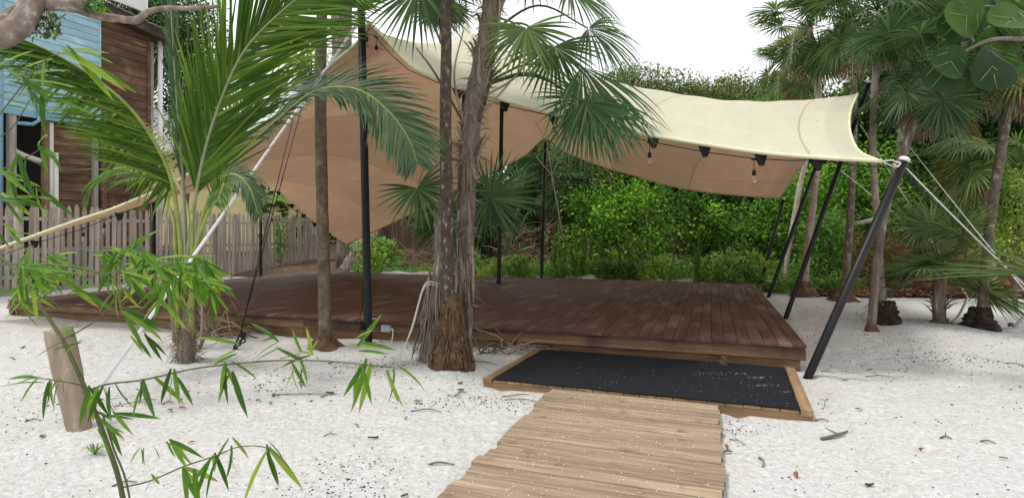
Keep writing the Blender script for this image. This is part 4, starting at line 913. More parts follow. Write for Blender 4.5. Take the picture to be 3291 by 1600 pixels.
# the palm just outside the frame whose fronds reach in
b = V((6.9, 6.2, 0))
po = fan_palm('fan palm at the frame edge with long glossy fronds reaching over the sand', [b, V((6.85, 6.2, .5)), V((6.75, 6.2, .95))], .12, .11, 4, .9, .8, 19, 'fanlight', dead=0, bark='shag', droop=.3, elevs=(70, 45, 60), spread=2.0)
for k, (hx, hy, tx, ty) in enumerate(((3330, 880, 2960, 850), (3360, 890, 3010, 810))):
    hub = P(hx, hy, 5.9 - .15 * k); tip = P(tx, ty, 5.3 - .2 * k); mb = MB(); mb.tube([V((6.75, 6.2, .9)), (V((6.75, 6.2, .9)) + hub) / 2 + V((0, 0, .12)), hub], .012, 5)
    fan_geo(mb, hub, tip - hub, V((-.1, .25, 1)), 1.2, .75, 15, .22, seed=70 + k, fuse=.28, wid=.8); mb.build('frond', M['fanlight'], po)

# palms farther back, right and behind the tent
fi = 0
for px, ph, d, h_, st, lab in ((3070, 560, 20.0, 7.8, 'fandark', 'tall dark fan palm deep in the woodland edge'), (2880, 500, 19.0, 7.0, 'fandark', 'dark fan palm crowded behind the ringed palm'), (3290, 560, 17.5, 6.3, 'fandark', 'dark fan palm behind the straight palm with orange fronds'),
                           (1400, 560, 23.0, 10.8, 'fan', 'tall fan palm rising behind the canopy peak'), (1105, 560, 22.5, 12.2, 'fan', 'tall fan palm with thick shaggy trunk behind the high canopy corner'), (1750, 560, 21.5, 3.3, 'fandark', 'low fan palm seen through the rear canopy arch'),
                           (1640, 640, 22.0, 2.2, 'fandark', 'stunted fan palm with brown skirt behind the deck'), (1420, 640, 21.5, 1.9, 'fandark', 'short leaning fan palm with grey skirt beyond the deck corner')):
    x = (px - CX) / F * d; b = V((x, d, fz(x, d))); fi += 1
    thick = 'thick' in lab
    fan_palm(lab, [b, b + V((.1, 0, h_ * .4)), b + V((.25 if not thick else -.1, 0, h_ * .8)), b + V((.35 if not thick else .25, 0, h_))], .3 if thick else .14, .45 if thick else .12, 22 if h_ > 4 else 14, .95, .9, 30 + fi, st, dead=22 if thick or h_ < 4 else 10, bark='shag', droop=.7, nseg=26, deadL=1.2)
# coconut-like feathery frond crown at the skyline is carried by the tree rows below

# ---------------------------------------------------------------- fan palms in the middle: speckled trunk and shaggy trunk
b = gb(1452, 1195); d = b.y
o = empty('palm_trunk', b, 'slim dark speckled palm trunk rising from a broad brown root cone', 'palm tree')
c, rr_ = trunk_tube([b - V((0, 0, .05)), P(1440, 1000, d), P(1436, 700, d), P(1432, 400, d), P(1434, 150, d), P(1432, -150, d), P(1432, -330, d)], .082, .050, 3, rings=.035)
MB().tube(c, rr_, 14, jit=.05, seed=2).build('trunk', M['barkdark'], o)
lump(o, b, .262, .80, 21, n=40, m=24, sharp=.4)
qr = random.Random(77)
for i in range(70):                          # matted rootlets running down the cone
    a = qr.uniform(-3.4, .3); h0 = qr.uniform(.15, .75); l_ = qr.uniform(.12, .4); pts_ = []
    for j in range(4):
        h_ = max(h0 - l_ * j / 3, -.02); rr2 = .262 * (.34 + .66 * (1 - max(h_, 0) / .8) ** 1.35) + .004; a2 = a + qr.gauss(0, .05); pts_.append(b + V((rr2 * math.cos(a2), rr2 * math.sin(a2), h_)))
    MB().tube(pts_, [.005, .009, .008, .004], 5, jit=.2, seed=i).build('rootlet', M['roots'], o)
top = c[-1]
for i in range(14):
    e = (70, 40, 15, -10)[i % 4]; link('frond', fan_leaf_mesh('fan0.8', M['fan'], e, .8, .8, .6, 2.5, i % 2), o, Matrix.Translation(top) @ Matrix.Rotation(i * 2.399, 4, 'Z') @ Matrix.Rotation(math.radians(e), 4, 'X'))

d = 6.75
sb = G(1490, 1165); sb.z = gz(sb)
o = empty('shaggy_palm', sb, 'shaggy fibrous palm trunk with drooping dark fan fronds above the deck', 'palm tree'); shag = o
sp = [sb - V((0, 0, .05)), P(1492, 950, d), P(1496, 760, d), P(1502, 560, d), P(1512, 420, d), P(1545, 230, d), P(1572, 90, d), P(1590, -60, d), P(1600, -220, d)]
c = cat_pts(sp, 7); m = len(c)
rad = np.interp(np.linspace(0, 1, m), [0, .15, .3, .45, .55, .7, 1], [.105, .10, .10, .115, .122, .112, .11]); q = random.Random(6)
MB().tube(c, [r_ * (1 + q.uniform(-.05, .05)) for r_ in rad], 18, jit=.10, seed=5).build('trunk', M['shag'], o)
# fibres, old leaf bases
mb = MB()
for i in range(1500):
    k = q.randrange(5, m - 1); a = q.uniform(0, 6.28); out = V((math.cos(a), math.sin(a), 0)); p = c[k] + out * rad[k] * .95
    L_ = q.uniform(.05, .22) * (1.3 if k > m * .4 else .8); tdir = (out * q.uniform(.1, .9) + V((q.gauss(0, .5), q.gauss(0, .5), q.gauss(-.35, .7)))).normalized(); w = q.uniform(.0015, .006)
    sd_ = tdir.cross(out); sd_ = sd_.normalized() * w if sd_.length > 1e-3 else V((w, 0, 0)); mid = p + tdir * L_ * .5; e_ = p + tdir * L_ + V((0, 0, -.3 * L_))
    strips_to(mb, [(p + sd_, p, p - sd_), (mid + sd_, mid, mid - sd_), (e_, e_, e_)])
tag(mb.build('trunk_fibre', M['fibre'], o), kind='stuff')
for i in range(26):
    k = int(m * q.uniform(.38, .9)); a = q.uniform(0, 6.28); out = V((math.cos(a), math.sin(a), 0)); p = c[k] + out * rad[k] * .8
    l_ = q.uniform(.12, .34); MB().tube(cat_pts([p - V((0, 0, .1)), p + out * .05 + V((0, 0, .06)), p + out * l_ * .6 + V((0, 0, l_ * .8))], 3), lerp_list([.026, .008], 7), 5).build('leaf_base', M['fibre'], o)
for k in range(30):                          # split, hanging bark strips low on the trunk
    i0 = int(m * q.uniform(.04, .42)); a = q.uniform(-2.6, -.5); out = V((math.cos(a), math.sin(a), 0)); p = c[i0] + out * rad[i0] * 1.0
    l_ = q.uniform(.25, .6); MB().tube([p, p + out * .015 - V((0, 0, l_ * .5)), p + out * .02 - V((0, 0, l_))], [.012, .02, .008], 5, jit=.2, seed=k).build('bark_strip', M['fibre'], o)
def xfan(root, att, hub, tip, nrm, L, spread, nseg, droop, mat, seed, bow=.2, label=None):
    mb = MB(); att, hub, tip = V(att), V(hub), V(tip)
    mb.tube(cat_pts([att, att.lerp(hub, .5) + V((0, 0, bow)), hub], 6), lerp_list([.017, .008], 13), 6)
    fan_geo(mb, hub, tip - hub, nrm, L, spread, nseg, droop, seed=seed)
    o_ = mb.build('frond', M[mat], root); return tag(o_, label) if label else o_
cam_n = V((0, -1, .15))
T1 = P(1540, 280, d); T2 = P(1570, 110, d); T3 = P(1600, -120, d)
xfan(shag, T1, P(1690, 90, 6.4), P(1690, 290, 6.4), V((0, -1, .6)), .66, 1.9, 30, .5, 'fanlight', 1, .15)
xfan(shag, T2, P(1890, 92, 6.7), P(2090, 240, 6.7), V((-.15, -.55, .8)), .92, 1.5, 34, 1.25, 'fan', 2, .30)
xfan(shag, T1, P(1870, 215, 6.5), P(2000, 520, 6.3), V((.2, -.9, .35)), 1.25, .95, 34, 1.0, 'fandark', 3, .28)
xfan(shag, T1, P(1900, 290, 6.4), P(2000, 560, 6.2), V((.25, -.9, .2)), 1.0, .9, 26, .6, 'fandark', 23, .28)
xfan(shag, T1, P(1880, 330, 6.3), P(1960, 540, 6.2), V((.0, -.9, .2)), .85, 1.2, 26, .6, 'fandark', 24, .24)
xfan(shag, T1, P(1870, 318, 6.6), P(1790, 420, 6.4), V((-.1, -1, .2)), .62, 2.3, 34, .45, 'fandark', 4, .2)
xfan(shag, T3, P(1830, -30, 6.7), P(1960, 70, 6.7), V((-.15, -.5, .8)), .85, 1.5, 30, 1.1, 'fan', 5, .3)
xfan(shag, T2, P(1780, 150, 6.9), P(1800, 330, 6.9), V((0, -1, .4)), .72, 1.8, 28, .6, 'fan', 14, .2)
xfan(shag, T3, P(1345, -40, 6.6), P(1345, 170, 6.5), V((0, -1, .3)), .88, 2.0, 38, .35, 'fan', 6, .15)
xfan(shag, T3, P(1480, -160, 6.9), P(1440, 20, 6.9), V((0, -1, .3)), .8, 2.0, 30, .5, 'fan', 7, .15)
xfan(shag, T3, P(1700, -150, 6.9), P(1760, -20, 6.8), V((0, -1, .5)), .85, 2.0, 30, .7, 'fan', 8, .2)
xfan(shag, P(1500, 760, d), P(1575, 635, 7.3), P(1700, 690, 7.0), V((-.2, -1, .3)), .80, 2.5, 36, .12, 'fandark', 9, .05)
xfan(shag, P(1500, 800, d), P(1560, 660, 7.4), P(1600, 760, 7.2), V((.1, -1, .2)), .55, 1.7, 20, .4, 'fandark', 19, .05)
xfan(shag, P(1480, 760, d), P(1340, 605, 7.0), P(1385, 700, 6.9), V((.25, -1, .2)), .60, 2.1, 24, .35, 'fan', 10, .08)
for a, b_, c_ in ((P(1520, 330, d), P(1660, 245, 6.6), P(1690, 160, 6.6)), (P(1515, 400, d), P(1600, 310, 6.6), P(1760, 120, 6.6)), (P(1510, 430, d), P(1400, 240, 6.6), P(1338, 155, 6.6)), (P(1500, 430, d), P(1460, 250, 6.6), P(1490, 95, 6.7)), (P(1550, 250, d), P(1600, 120, 6.5), P(1606, -60, 6.5)),
                   (P(1495, 470, d), P(1400, 460, 6.5), P(1345, 590, 6.6)), (P(1495, 520, d), P(1430, 510, 6.5), P(1400, 540, 6.4))):
    MB().tube(cat_pts([a, b_, c_], 8), lerp_list([.018, .007], 17), 6).build('bare_stalk', M['rachisgrey'] if c_.z > 4.0 else M['fibre'], shag)
# yellow drying flower spray
mb = MB(); 
for i in range(60):
    a = P(1355, 470, 6.5); e_ = P(1355 + q.gauss(20, 28), 470 + q.gauss(15, 14), 6.5 + q.uniform(-.1, .1)); mb.tube([a, a.lerp(e_, .6) + V((0, 0, .02)), e_], .0025, 4)
mb.build('flower_spray', M['yellowleaf'], shag)
# dead stump bundle left of the shaggy trunk
b2 = G(1385, 1172); b2.z = gz(b2)
o = empty('dead_palm_stump', b2, 'dead palm stump wrapped in dry tan frond stalks beside the speckled trunk', 'stump')
MB().tube(cat_pts([b2 - V((0, 0, .05)), b2 + V((.06, .05, .5)), b2 + V((.10, .1, 1.15)), b2 + V((.08, .15, 1.9))], 5), lerp_list([.14, .11, .08, .05], 16), 12, jit=.14, seed=9).build('trunk', M['shag'], o)
for i in range(40):
    a = q.uniform(-3.3, .3); h0 = q.uniform(.2, 1.0); r0 = .17 - .09 * h0 / 1.3; l_ = q.uniform(.25, .7)
    s0 = b2 + V((.07 * h0 + r0 * math.cos(a), .08 * h0 + r0 * math.sin(a), h0)); e_ = s0 + V((math.cos(a) * l_ * q.uniform(.05, .3), math.sin(a) * l_ * .3, -l_ * q.uniform(.75, 1) if s0.z - l_ > .02 else -(s0.z - .02)))
    MB().tube(cat_pts([s0 + V((0, 0, .1)), s0, s0.lerp(e_, .55) + V((q.uniform(-.03, .03), 0, 0)), e_], 3), lerp_list([.008, .016, .010, .004], 10), 5).build('dry_stalk', M['fibre'], o)
for i in range(2):
    s0 = b2 + V((-.05, -.1, .85 - i * .03)); MB().tube(cat_pts([s0 + V((.16, 0, .06)), s0 + V((.05, -.05, .09)), s0 + V((-.03, -.04, 0)), s0 + V((-.15, -.1, -.45)), s0 + V((-.28 - .05 * i, -.15, -.80))], 5), .007, 5).build('cable', M['pipe'], o)

# mossy trunk left of the tallest pole
b = gb(1043, 1128); d = b.y
o = empty('mossy_palm', b, 'slender mossy palm trunk standing left of the tallest pole', 'palm tree')
c, rr_ = trunk_tube([b - V((0, 0, .05)), P(1044, 1000, d), P(1038, 750, d), P(1032, 500, d), P(1030, 250, d), P(1034, 60, d), P(1036, -200, d)], .088, .066, 8, rings=.04)
MB().tube(c, rr_, 14, jit=.05, seed=3).build('trunk', M['barkmoss'], o)
lump(o, b, .30, .13, 22)
for i in range(12):
    e = (70, 45, 20)[i % 3]; link('frond', fan_leaf_mesh('fan0.8', M['fan'], e, .8, .8, .6, 2.5, i % 2), o, Matrix.Translation(c[-1]) @ Matrix.Rotation(i * 2.399, 4, 'Z') @ Matrix.Rotation(math.radians(e), 4, 'X'))

# ---------------------------------------------------------------- young coconut palm
def coco_frond(root, pts, N, Lmax, nl, mat, rmat='rachis', seed=0, grav=.5, lift=.15, prof=None, a0=38, a1=66, r0=.022, t0=.14, sides=(1, -1), Ls=(1, 1), wid=.017, name='frond', jitter=.05, Sv=None, aoff=(0, 0)):
    q = random.Random(seed); cv_ = cat_pts(pts, 14); m_ = len(cv_)
    root_o = MB().tube(cv_, lerp_list([r0, r0 * .75, r0 * .45, r0 * .15], m_), 7).build(name, M[rmat], root)
    mb = MB(); N = V(N)
    for i in range(nl):
        t_ = t0 + (1 - t0) * (i + .5) / nl; x = t_ * (m_ - 1); k = min(int(x), m_ - 2); p = cv_[k].lerp(cv_[k + 1], x - k)
        T_ = (cv_[min(k + 2, m_ - 1)] - cv_[max(k - 1, 0)]).normalized(); Nn = (N - T_ * N.dot(T_)).normalized(); S = T_.cross(Nn)
        pr = np.interp(t_, [0, .15, .3, .55, .8, .95, 1], prof or [.5, .72, .95, 1, .78, .45, .25])
        for s_, ls in zip(sides, Ls):
            if q.random() < .03: continue
            a = math.radians(a0 + (a1 - a0) * t_ + q.gauss(0, 4) + aoff[0 if s_ > 0 else 1]); L_ = Lmax * pr * ls * q.uniform(.9, 1.08)
            SS = (V(Sv[0 if s_ > 0 else 1]) + V((q.gauss(0, .08), q.gauss(0, .15), q.gauss(0, .08)))).normalized() if Sv else S * s_
            d_ = (SS * math.cos(a) + T_ * math.sin(a) + Nn * (lift + q.gauss(0, jitter))).normalized()
            pos = p.copy(); rows = []; gq = grav * q.uniform(.75, 1.3)
            for j in range(6):
                f_ = j / 5; w = wid * (1.0 if j in (1, 2) else .75 if j in (0, 3) else .5 if j == 4 else .06) * q.uniform(.95, 1.05)
                wd = d_.cross(Nn); wd = wd.normalized() if wd.length > .05 else T_
                up = wd.cross(d_).normalized(); rows.append((pos + wd * w - up * w * .5, pos, pos - wd * w - up * w * .5))
                d_ = (d_ + V((0, 0, -1)) * gq * .2 * (.4 + f_)).normalized(); pos = pos + d_ * L_ / 5
            strips_to(mb, rows)
    link('leaflets', mb.mesh('leaflets', M[mat]), root_o); return root_o
cb_ = gb(598, 1178); d = cb_.y
o = empty('coconut_palm', cb_, 'young coconut palm with bright feathery fronds and yellow green stalks', 'palm tree'); coco = o
cN = V((0, -1, .1))
def cp_(*l): return [P(a, b_, dd) for a, b_, dd in l]
coco_frond(o, cp_((612, 900, 6.65), (620, 700, 6.6), (650, 520, 6.5), (700, 350, 6.4), (775, 180, 6.2), (880, 60, 6.0), (1010, -40, 5.8), (1120, -80, 5.6)), V((.25, -1, .1)), 1.35, 165, 'coco', 'rachisgrey', 1, .10, .06, a0=54, a1=56, t0=.20, wid=.0145, r0=.024, Ls=(1, .92), aoff=(0, 15))
coco_frond(o, cp_((590, 900, 6.6), (570, 690, 6.5), (545, 560, 6.4), (480, 430, 6.2), (390, 320, 6.0), (250, 215, 5.8), (80, 130, 5.6), (-80, 90, 5.5)), V((.35, -.75, .7)), 1.0, 135, 'coco', 'rachis', 2, .45, .02, a0=22, a1=40, t0=.24, wid=.0125, r0=.026, Ls=(1.0, .7), Sv=((-1, -.25, .06), (-.45, .5, -.85)))
coco_frond(o, cp_((625, 900, 6.7), (655, 700, 6.7), (720, 560, 6.6), (820, 450, 6.5), (910, 370, 6.4), (1000, 300, 6.3), (1085, 280, 6.2), (1170, 297, 6.1), (1250, 360, 6.0), (1310, 440, 5.95), (1340, 520, 5.9)), V((-.25, -.55, .8)), .78, 150, 'cocoback', 'rachis', 3, .45, .08, a0=34, a1=54, t0=.30, wid=.013, r0=.022)
coco_frond(o, cp_((600, 860, 6.8), (625, 650, 7.0), (690, 480, 7.2), (790, 350, 7.4), (920, 270, 7.6), (1040, 260, 7.8)), V((0, -.8, .6)), .75, 70, 'cocoback', 'rachisgrey', 4, .35, .1, t0=.3, wid=.014)
coco_frond(o, cp_((615, 900, 6.5), (650, 700, 6.3), (690, 600, 6.1), (745, 560, 5.9), (800, 600, 5.8), (830, 690, 5.75)), V((0, -.7, .7)), .36, 46, 'cocoback', 'rachis', 5, 1.1, .1, t0=.4, wid=.012)
coco_frond(o, cp_((580, 880, 6.9), (555, 700, 7.1), (500, 590, 7.3), (420, 540, 7.5), (330, 560, 7.7), (280, 640, 7.8)), V((.1, -.6, .8)), .60, 56, 'coco', 'rachis', 6, 1.2, .1, t0=.4, wid=.013)
coco_frond(o, cp_((605, 900, 6.4), (640, 760, 6.2), (690, 640, 5.9), (720, 590, 5.6), (700, 640, 5.3)), V((0, -1, .3)), .42, 30, 'coco', 'rachis', 7, .9, .1, t0=.45, wid=.015)
coco_frond(o, cp_((600, 860, 6.9), (590, 600, 6.9), (575, 400, 6.9), (560, 200, 6.9), (548, 0, 6.9), (540, -120, 6.9)), V((0, -1, 0)), .55, 60, 'cocoback', 'rachisgrey', 8, .02, .02, a0=78, a1=84, t0=.2, wid=.014, name='spear_frond')
coco_frond(o, cp_((605, 900, 6.8), (600, 660, 7.4), (520, 520, 7.9), (470, 440, 8.3), (420, 400, 8.6), (330, 420, 8.9)), V((.2, -.6, .8)), .75, 50, 'cocoyel', 'rachis', 9, 1.6, .0, t0=.35, wid=.011)
# stalks, brown sheath and base
for a, b_, r_ in (((572, 1110), (560, 700), .042), ((612, 1090), (618, 690), .040), ((590, 1080), (645, 720), .032)):
    p0 = P(a[0], a[1], 6.72); MB().tube(cat_pts([p0, p0.lerp(P(b_[0], b_[1], 6.55), .5) + V((.01, 0, 0)), P(b_[0], b_[1], 6.55)], 4), lerp_list([r_, r_ * .7, r_ * .45], 9), 9).build('leaf_stalk', M['rachis'], o)
MB().tube(cat_pts([cb_ - V((0, 0, .06)), P(602, 1080, d), P(612, 980, d), P(620, 880, d)], 5), lerp_list([.105, .09, .07, .045], 16), 12, jit=.12, seed=4).build('trunk', M['shag'], o)
mb = MB()
for i in range(420):
    h0 = q.uniform(0, 1.0); a = q.uniform(0, 6.28); r0 = .10 - .05 * h0; s0 = cb_ + V((.05 * h0 + r0 * math.cos(a), r0 * math.sin(a), h0)); e_ = s0 + V((math.cos(a) * .1 + q.gauss(0, .05), math.sin(a) * .1, q.gauss(-.03, .09)))
    mb.tube([s0, s0.lerp(e_, .5) + V((0, 0, .02)), e_], [.005, .004, .001], 3, cap=False)
tag(mb.build('trunk_fibre', M['fibre'], o), kind='stuff')
for x0, y0, x1, y1 in ((560, 1100, 530, 905), (640, 1120, 690, 985), (648, 1100, 640, 900)):
    a, e_ = P(x0, y0, 6.6), P(x1, y1, 6.5); MB().tube(cat_pts([a, a.lerp(e_, .5) + V((.02, 0, 0)), e_], 3), lerp_list([.02, .016, .005], 7), 6).build('dry_stalk', M['fibre'], o)

# ---------------------------------------------------------------- bamboo shoots close to us
def bleaf_mesh(k):
    mb = MB(); q_ = random.Random(k); rows = []
    for i in range(6):
        t_ = i / 5; w = .058 * (math.sin(math.pi * min(t_ * .9 + .1, 1)) ** .8 if i < 5 else .02); z = -.10 * t_ * t_ * (1 + k * .5)
        rows.append((V((-w, t_, z + w * .35)), V((0, t_, z)), V((w, t_, z + w * .35))))
    strips_to(mb, rows); return mb.mesh('leaf', M['bamboo'])
bml = [bleaf_mesh(k) for k in range(3)]
qb = random.Random(12)
def bleaf(root, p, d_, L_, face=None):
    d_ = V(d_).normalized(); n_ = V((qb.gauss(0, .45), -.65 + qb.gauss(0, .35), .7)); n_ = (n_ - d_ * n_.dot(d_)).normalized(); s_ = d_.cross(n_)
    mw = Matrix(((s_.x, d_.x, n_.x, p.x), (s_.y, d_.y, n_.y, p.y), (s_.z, d_.z, n_.z, p.z), (0, 0, 0, 1))) @ Matrix.Scale(L_, 4)
    return link('leaf', qb.choice(bml), root, mw)
def bcluster(root, p, n_, ang, L_, spread=.9, depth=.35):
    for i in range(n_):
        a = math.radians(ang) + (i / (max(n_ - 1, 1)) - .5) * 2 * spread + qb.gauss(0, .22)
        bleaf(root, p + V((qb.gauss(0, .012), qb.gauss(0, .02), qb.gauss(0, .012))), V((math.cos(a), qb.gauss(0, depth), math.sin(a))), L_ * qb.uniform(.6, 1.3))
bz = 2.35
bam = empty('bamboo', P(415, 1665, bz), 'slender bamboo with arching olive stem and drooping narrow leaves on the sand', 'bamboo')
bg0 = P(430, 1720, 2.4); bg0.z = 0.0
main = cat_pts([bg0, P(395, 1600, bz), P(335, 1400, bz), P(268, 1235, bz), P(205, 1100, bz), P(135, 990, bz + .03), P(60, 880, bz + .08), P(-40, 790, bz + .1)], 6)
MB().tube(main, lerp_list([.0105, .009, .007, .005], len(main)), 8).build('stem', M['bamstem'], bam)
for k in range(1, 7): p = main[k * 6]; MB().tube([p - (main[k * 6 + 1] - p).normalized() * .004, p + (main[k * 6 + 1] - p).normalized() * .004], .0108 - k * .0007, 8).build('stem_node', M['bamstem'], bam)
s2 = cat_pts([bg0 + V((.03, 0, 0)), P(415, 1590, bz - .05), P(365, 1440, bz - .05), P(330, 1330, bz - .05)], 5); MB().tube(s2, .004, 6).build('stem', M['bamstem'], bam)
def branch(pts, r=.0042):
    c_ = cat_pts(pts, 8); MB().tube(c_, lerp_list([r, r * .5], len(c_)), 5).build('twig', M['bamstem'], bam); return c_
def seq(*l): return [P(a, b_, dd) for a, b_, dd in l]
branch(seq((268, 1262, bz), (340, 1235, 2.3), (460, 1220, 2.25), (620, 1185, 2.2), (760, 1168, 2.15), (900, 1158, 2.1), (1050, 1160, 2.05), (1180, 1172, 2.02), (1260, 1180, 2.0)))
for px, py, n_, ang, L_ in ((460, 1215, 6, -60, .15), (560, 1190, 4, -80, .14), (735, 1175, 7, -85, .145), (760, 1120, 4, 175, .13), (905, 1095, 4, 190, .12), (960, 1160, 6, -95, .155), (975, 1150, 4, 175, .11), (1150, 1110, 5, 10, .13), (1165, 1160, 6, -100, .15), (1255, 1185, 4, -65, .18), (350, 1240, 7, -90, .15), (1000, 1130, 3, 100, .09)):
    bcluster(bam, P(px, py, 2.3 - (px - 268) / 1000 * .3), n_, ang, L_, .55)
branch(seq((395, 1565, bz), (480, 1545, 2.3), (585, 1500, 2.25), (690, 1465, 2.2), (770, 1435, 2.15), (860, 1440, 2.12), (930, 1500, 2.1)), .0035)
for px, py, n_, ang, L_ in ((590, 1500, 6, -70, .15), (520, 1540, 2, 200, .09), (690, 1460, 5, -100, .13), (745, 1425, 4, -80, .15), (860, 1440, 5, -75, .17), (460, 1440, 4, -95, .09), (530, 1415, 5, -45, .12)):
    bcluster(bam, P(px, py, 2.2), n_, ang, L_, .55)
branch(seq((200, 1090, bz), (260, 1060, 2.3), (330, 1010, 2.3), (430, 900, 2.3), (560, 850, 2.3), (660, 845, 2.3)), .0035)
branch(seq((110, 970, bz), (200, 920, 2.3), (330, 880, 2.3), (420, 870, 2.35)), .003)
branch(seq((270, 1240, bz), (200, 1225, 2.3), (110, 1215, 2.3), (60, 1230, 2.3)), .003)
for i in range(25):
    px, py = (qb.uniform(0, 690), qb.uniform(815, 960)) if i % 2 else (qb.uniform(380, 720), qb.uniform(825, 900)); bcluster(bam, P(px, py, qb.uniform(2.15, 2.55)), 5, qb.choice([-35, -60, -90, -20, 195, -110]), qb.uniform(.11, .155), .6)
for px, py, n_, ang, L_ in ((180, 1225, 7, -110, .13), (130, 1210, 4, 200, .14), (300, 1245, 5, -80, .13), (330, 1330, 5, -20, .13), (400, 1000, 5, -40, .14), (450, 1080, 5, -35, .13), (250, 1090, 4, 200, .13), (330, 1370, 4, -50, .10), (620, 860, 6, -40, .16), (580, 830, 5, -80, .13)):
    bcluster(bam, P(px, py, 2.3), n_, ang, L_, .55)
bm3 = empty('bamboo', V((-3.0, 2.9, 0)), 'bushy bamboo shoots with bright leaves in front of the deck end', 'bamboo')
m3 = cat_pts([V((-3.0, 2.9, 0)), V((-2.95, 2.9, .7)), P(-80, 900, 2.85), P(120, 850, 2.8), P(330, 880, 2.8), P(400, 960, 2.8)], 6); MB().tube(m3, lerp_list([.008, .003], len(m3)), 7).build('stem', M['bamstem'], bm3)
bam = bm3
for pts in (seq((385, 990, 2.85), (470, 900, 2.8), (570, 865, 2.75), (690, 850, 2.7)), seq((350, 900, 2.82), (430, 840, 2.8), (560, 810, 2.75)), seq((340, 880, 2.82), (240, 860, 2.8), (120, 850, 2.75), (20, 870, 2.7)), seq((385, 1000, 2.85), (300, 960, 2.8), (200, 950, 2.7))): branch(pts, .003)
for i in range(26):
    px = qb.uniform(10, 700); py = 850 + qb.uniform(-45, 90) * (1 if px < 450 else .6); bcluster(bm3, P(px, py, qb.uniform(2.6, 2.95)), 5, qb.choice([-30, -55, -85, -15, 190, -120, 20]), qb.uniform(.13, .19), .6)
# second bamboo: the sprays coming in at the upper left
bm2 = empty('bamboo', V((-2.6, 2.35, 0)), 'tall bamboo reaching in at the picture edge over the house wall', 'bamboo')
tp = cat_pts([V((-2.6, 2.35, 0)), V((-2.5, 2.35, .9)), V((-2.3, 2.35, 1.6)), P(-60, 480, 2.3), P(-20, 300, 2.25)], 6); MB().tube(tp, lerp_list([.012, .006], len(tp)), 7).build('stem', M['bamstem'], bm2)
bam = bm2
for pts in (seq((-40, 420, 2.3), (60, 290, 2.2), (150, 190, 2.15), (230, 165, 2.1)), seq((-30, 560, 2.3), (60, 520, 2.3), (130, 480, 2.25)), seq((-60, 460, 2.3), (30, 420, 2.3), (110, 300, 2.3))): branch(pts, .003)
for px, py, n_, ang, L_ in ((230, 165, 6, -30, .20), (170, 195, 4, -120, .13), (110, 285, 5, -60, .17), (60, 250, 5, -10, .15), (130, 470, 6, -30, .16), (60, 500, 5, -70, .16), (20, 560, 6, -30, .17), (10, 640, 5, -20, .16), (110, 620, 4, -50, .14), (0, 220, 4, -20, .15), (10, 740, 5, -40, .14), (30, 330, 4, 0, .14)):
    bcluster(bm2, P(px, py, 2.25), n_, ang, L_, .5)

# ---------------------------------------------------------------- sea grape twig, upper right
sg = empty('sea_grape', P(3330, 150, 3.0), 'sea grape branch with big round green leaves overhanging the sand', 'tree branch')
def round_leaf(k):
    mb = MB(); n_ = 18; vs = [(0, 0, 0)] + [(math.sin(2 * math.pi * i / n_) * .5, .5 - math.cos(2 * math.pi * i / n_) * .48, .10 * math.sin(4 * math.pi * i / n_ + k) - .05) for i in range(n_)]; vs[0] = (0, .5, -.07)
    mb.add(vs, [(0, 1 + i, 1 + (i + 1) % n_) for i in range(n_)], True); nf_ = len(mb.f)
    for tx, ty in ((0, .95), (.36, .78), (-.36, .78), (.42, .45), (-.42, .45), (.25, .18), (-.25, .18)):
        b0 = V((0, max(ty - .32, .03), -.055)); e0 = V((tx, ty, -.02)); mb.tube([b0, b0.lerp(e0, .5) - V((0, 0, .012)), e0], [.009, .007, .003], 4)
    me = mb.mesh('leaf', M['grape']); me.materials.append(M['vein'])
    for p_ in me.polygons[nf_:]: p_.material_index = 1
    return me
rl = [round_leaf(k) for k in range(3)]
MB().tube(cat_pts([P(3500, 60, 3.2), P(3330, 120, 3.0), P(3180, 130, 2.95), P(3060, 190, 2.9)], 6), lerp_list([.016, .006], 19), 7).build('branch', M['twig'], sg)
MB().tube(cat_pts([P(3420, -60, 3.1), P(3300, 20, 3.0), P(3160, 20, 3.0)], 6), lerp_list([.012, .005], 13), 7).build('branch', M['twig'], sg)
for px, py, s_ in ((3020, 210, 120), (3075, 180, 110), (3110, 200, 120), (3180, 175, 150), (3240, 110, 130), (3200, 90, 110), (3130, 110, 120), (3160, 40, 130), (3080, 60, 110), (3060, 10, 120), (3180, -20, 140), (3260, 20, 150), (3230, 200, 120), (3130, 240, 110), (3070, 250, 90), (3280, 60, 130), (3110, 10, 110), (3210, 30, 120), (3170, 120, 120)):
    p = P(px + qb.uniform(-8, 8), py - 35, 2.95 + qb.uniform(-.25, .25)); L_ = s_ / F * 2.95; d_ = V((qb.gauss(0, .6), qb.gauss(-.2, .4), qb.gauss(-.75, .3))).normalized(); n_ = V((qb.gauss(0, .4), -1 + qb.gauss(0, .4), qb.gauss(.5, .4))); n_ = (n_ - d_ * n_.dot(d_)).normalized(); s2_ = d_.cross(n_)
    link('leaf', qb.choice(rl), sg, Matrix(((s2_.x, d_.x, n_.x, p.x), (s2_.y, d_.y, n_.y, p.y), (s2_.z, d_.z, n_.z, p.z), (0, 0, 0, 1))) @ Matrix.Scale(L_, 4))

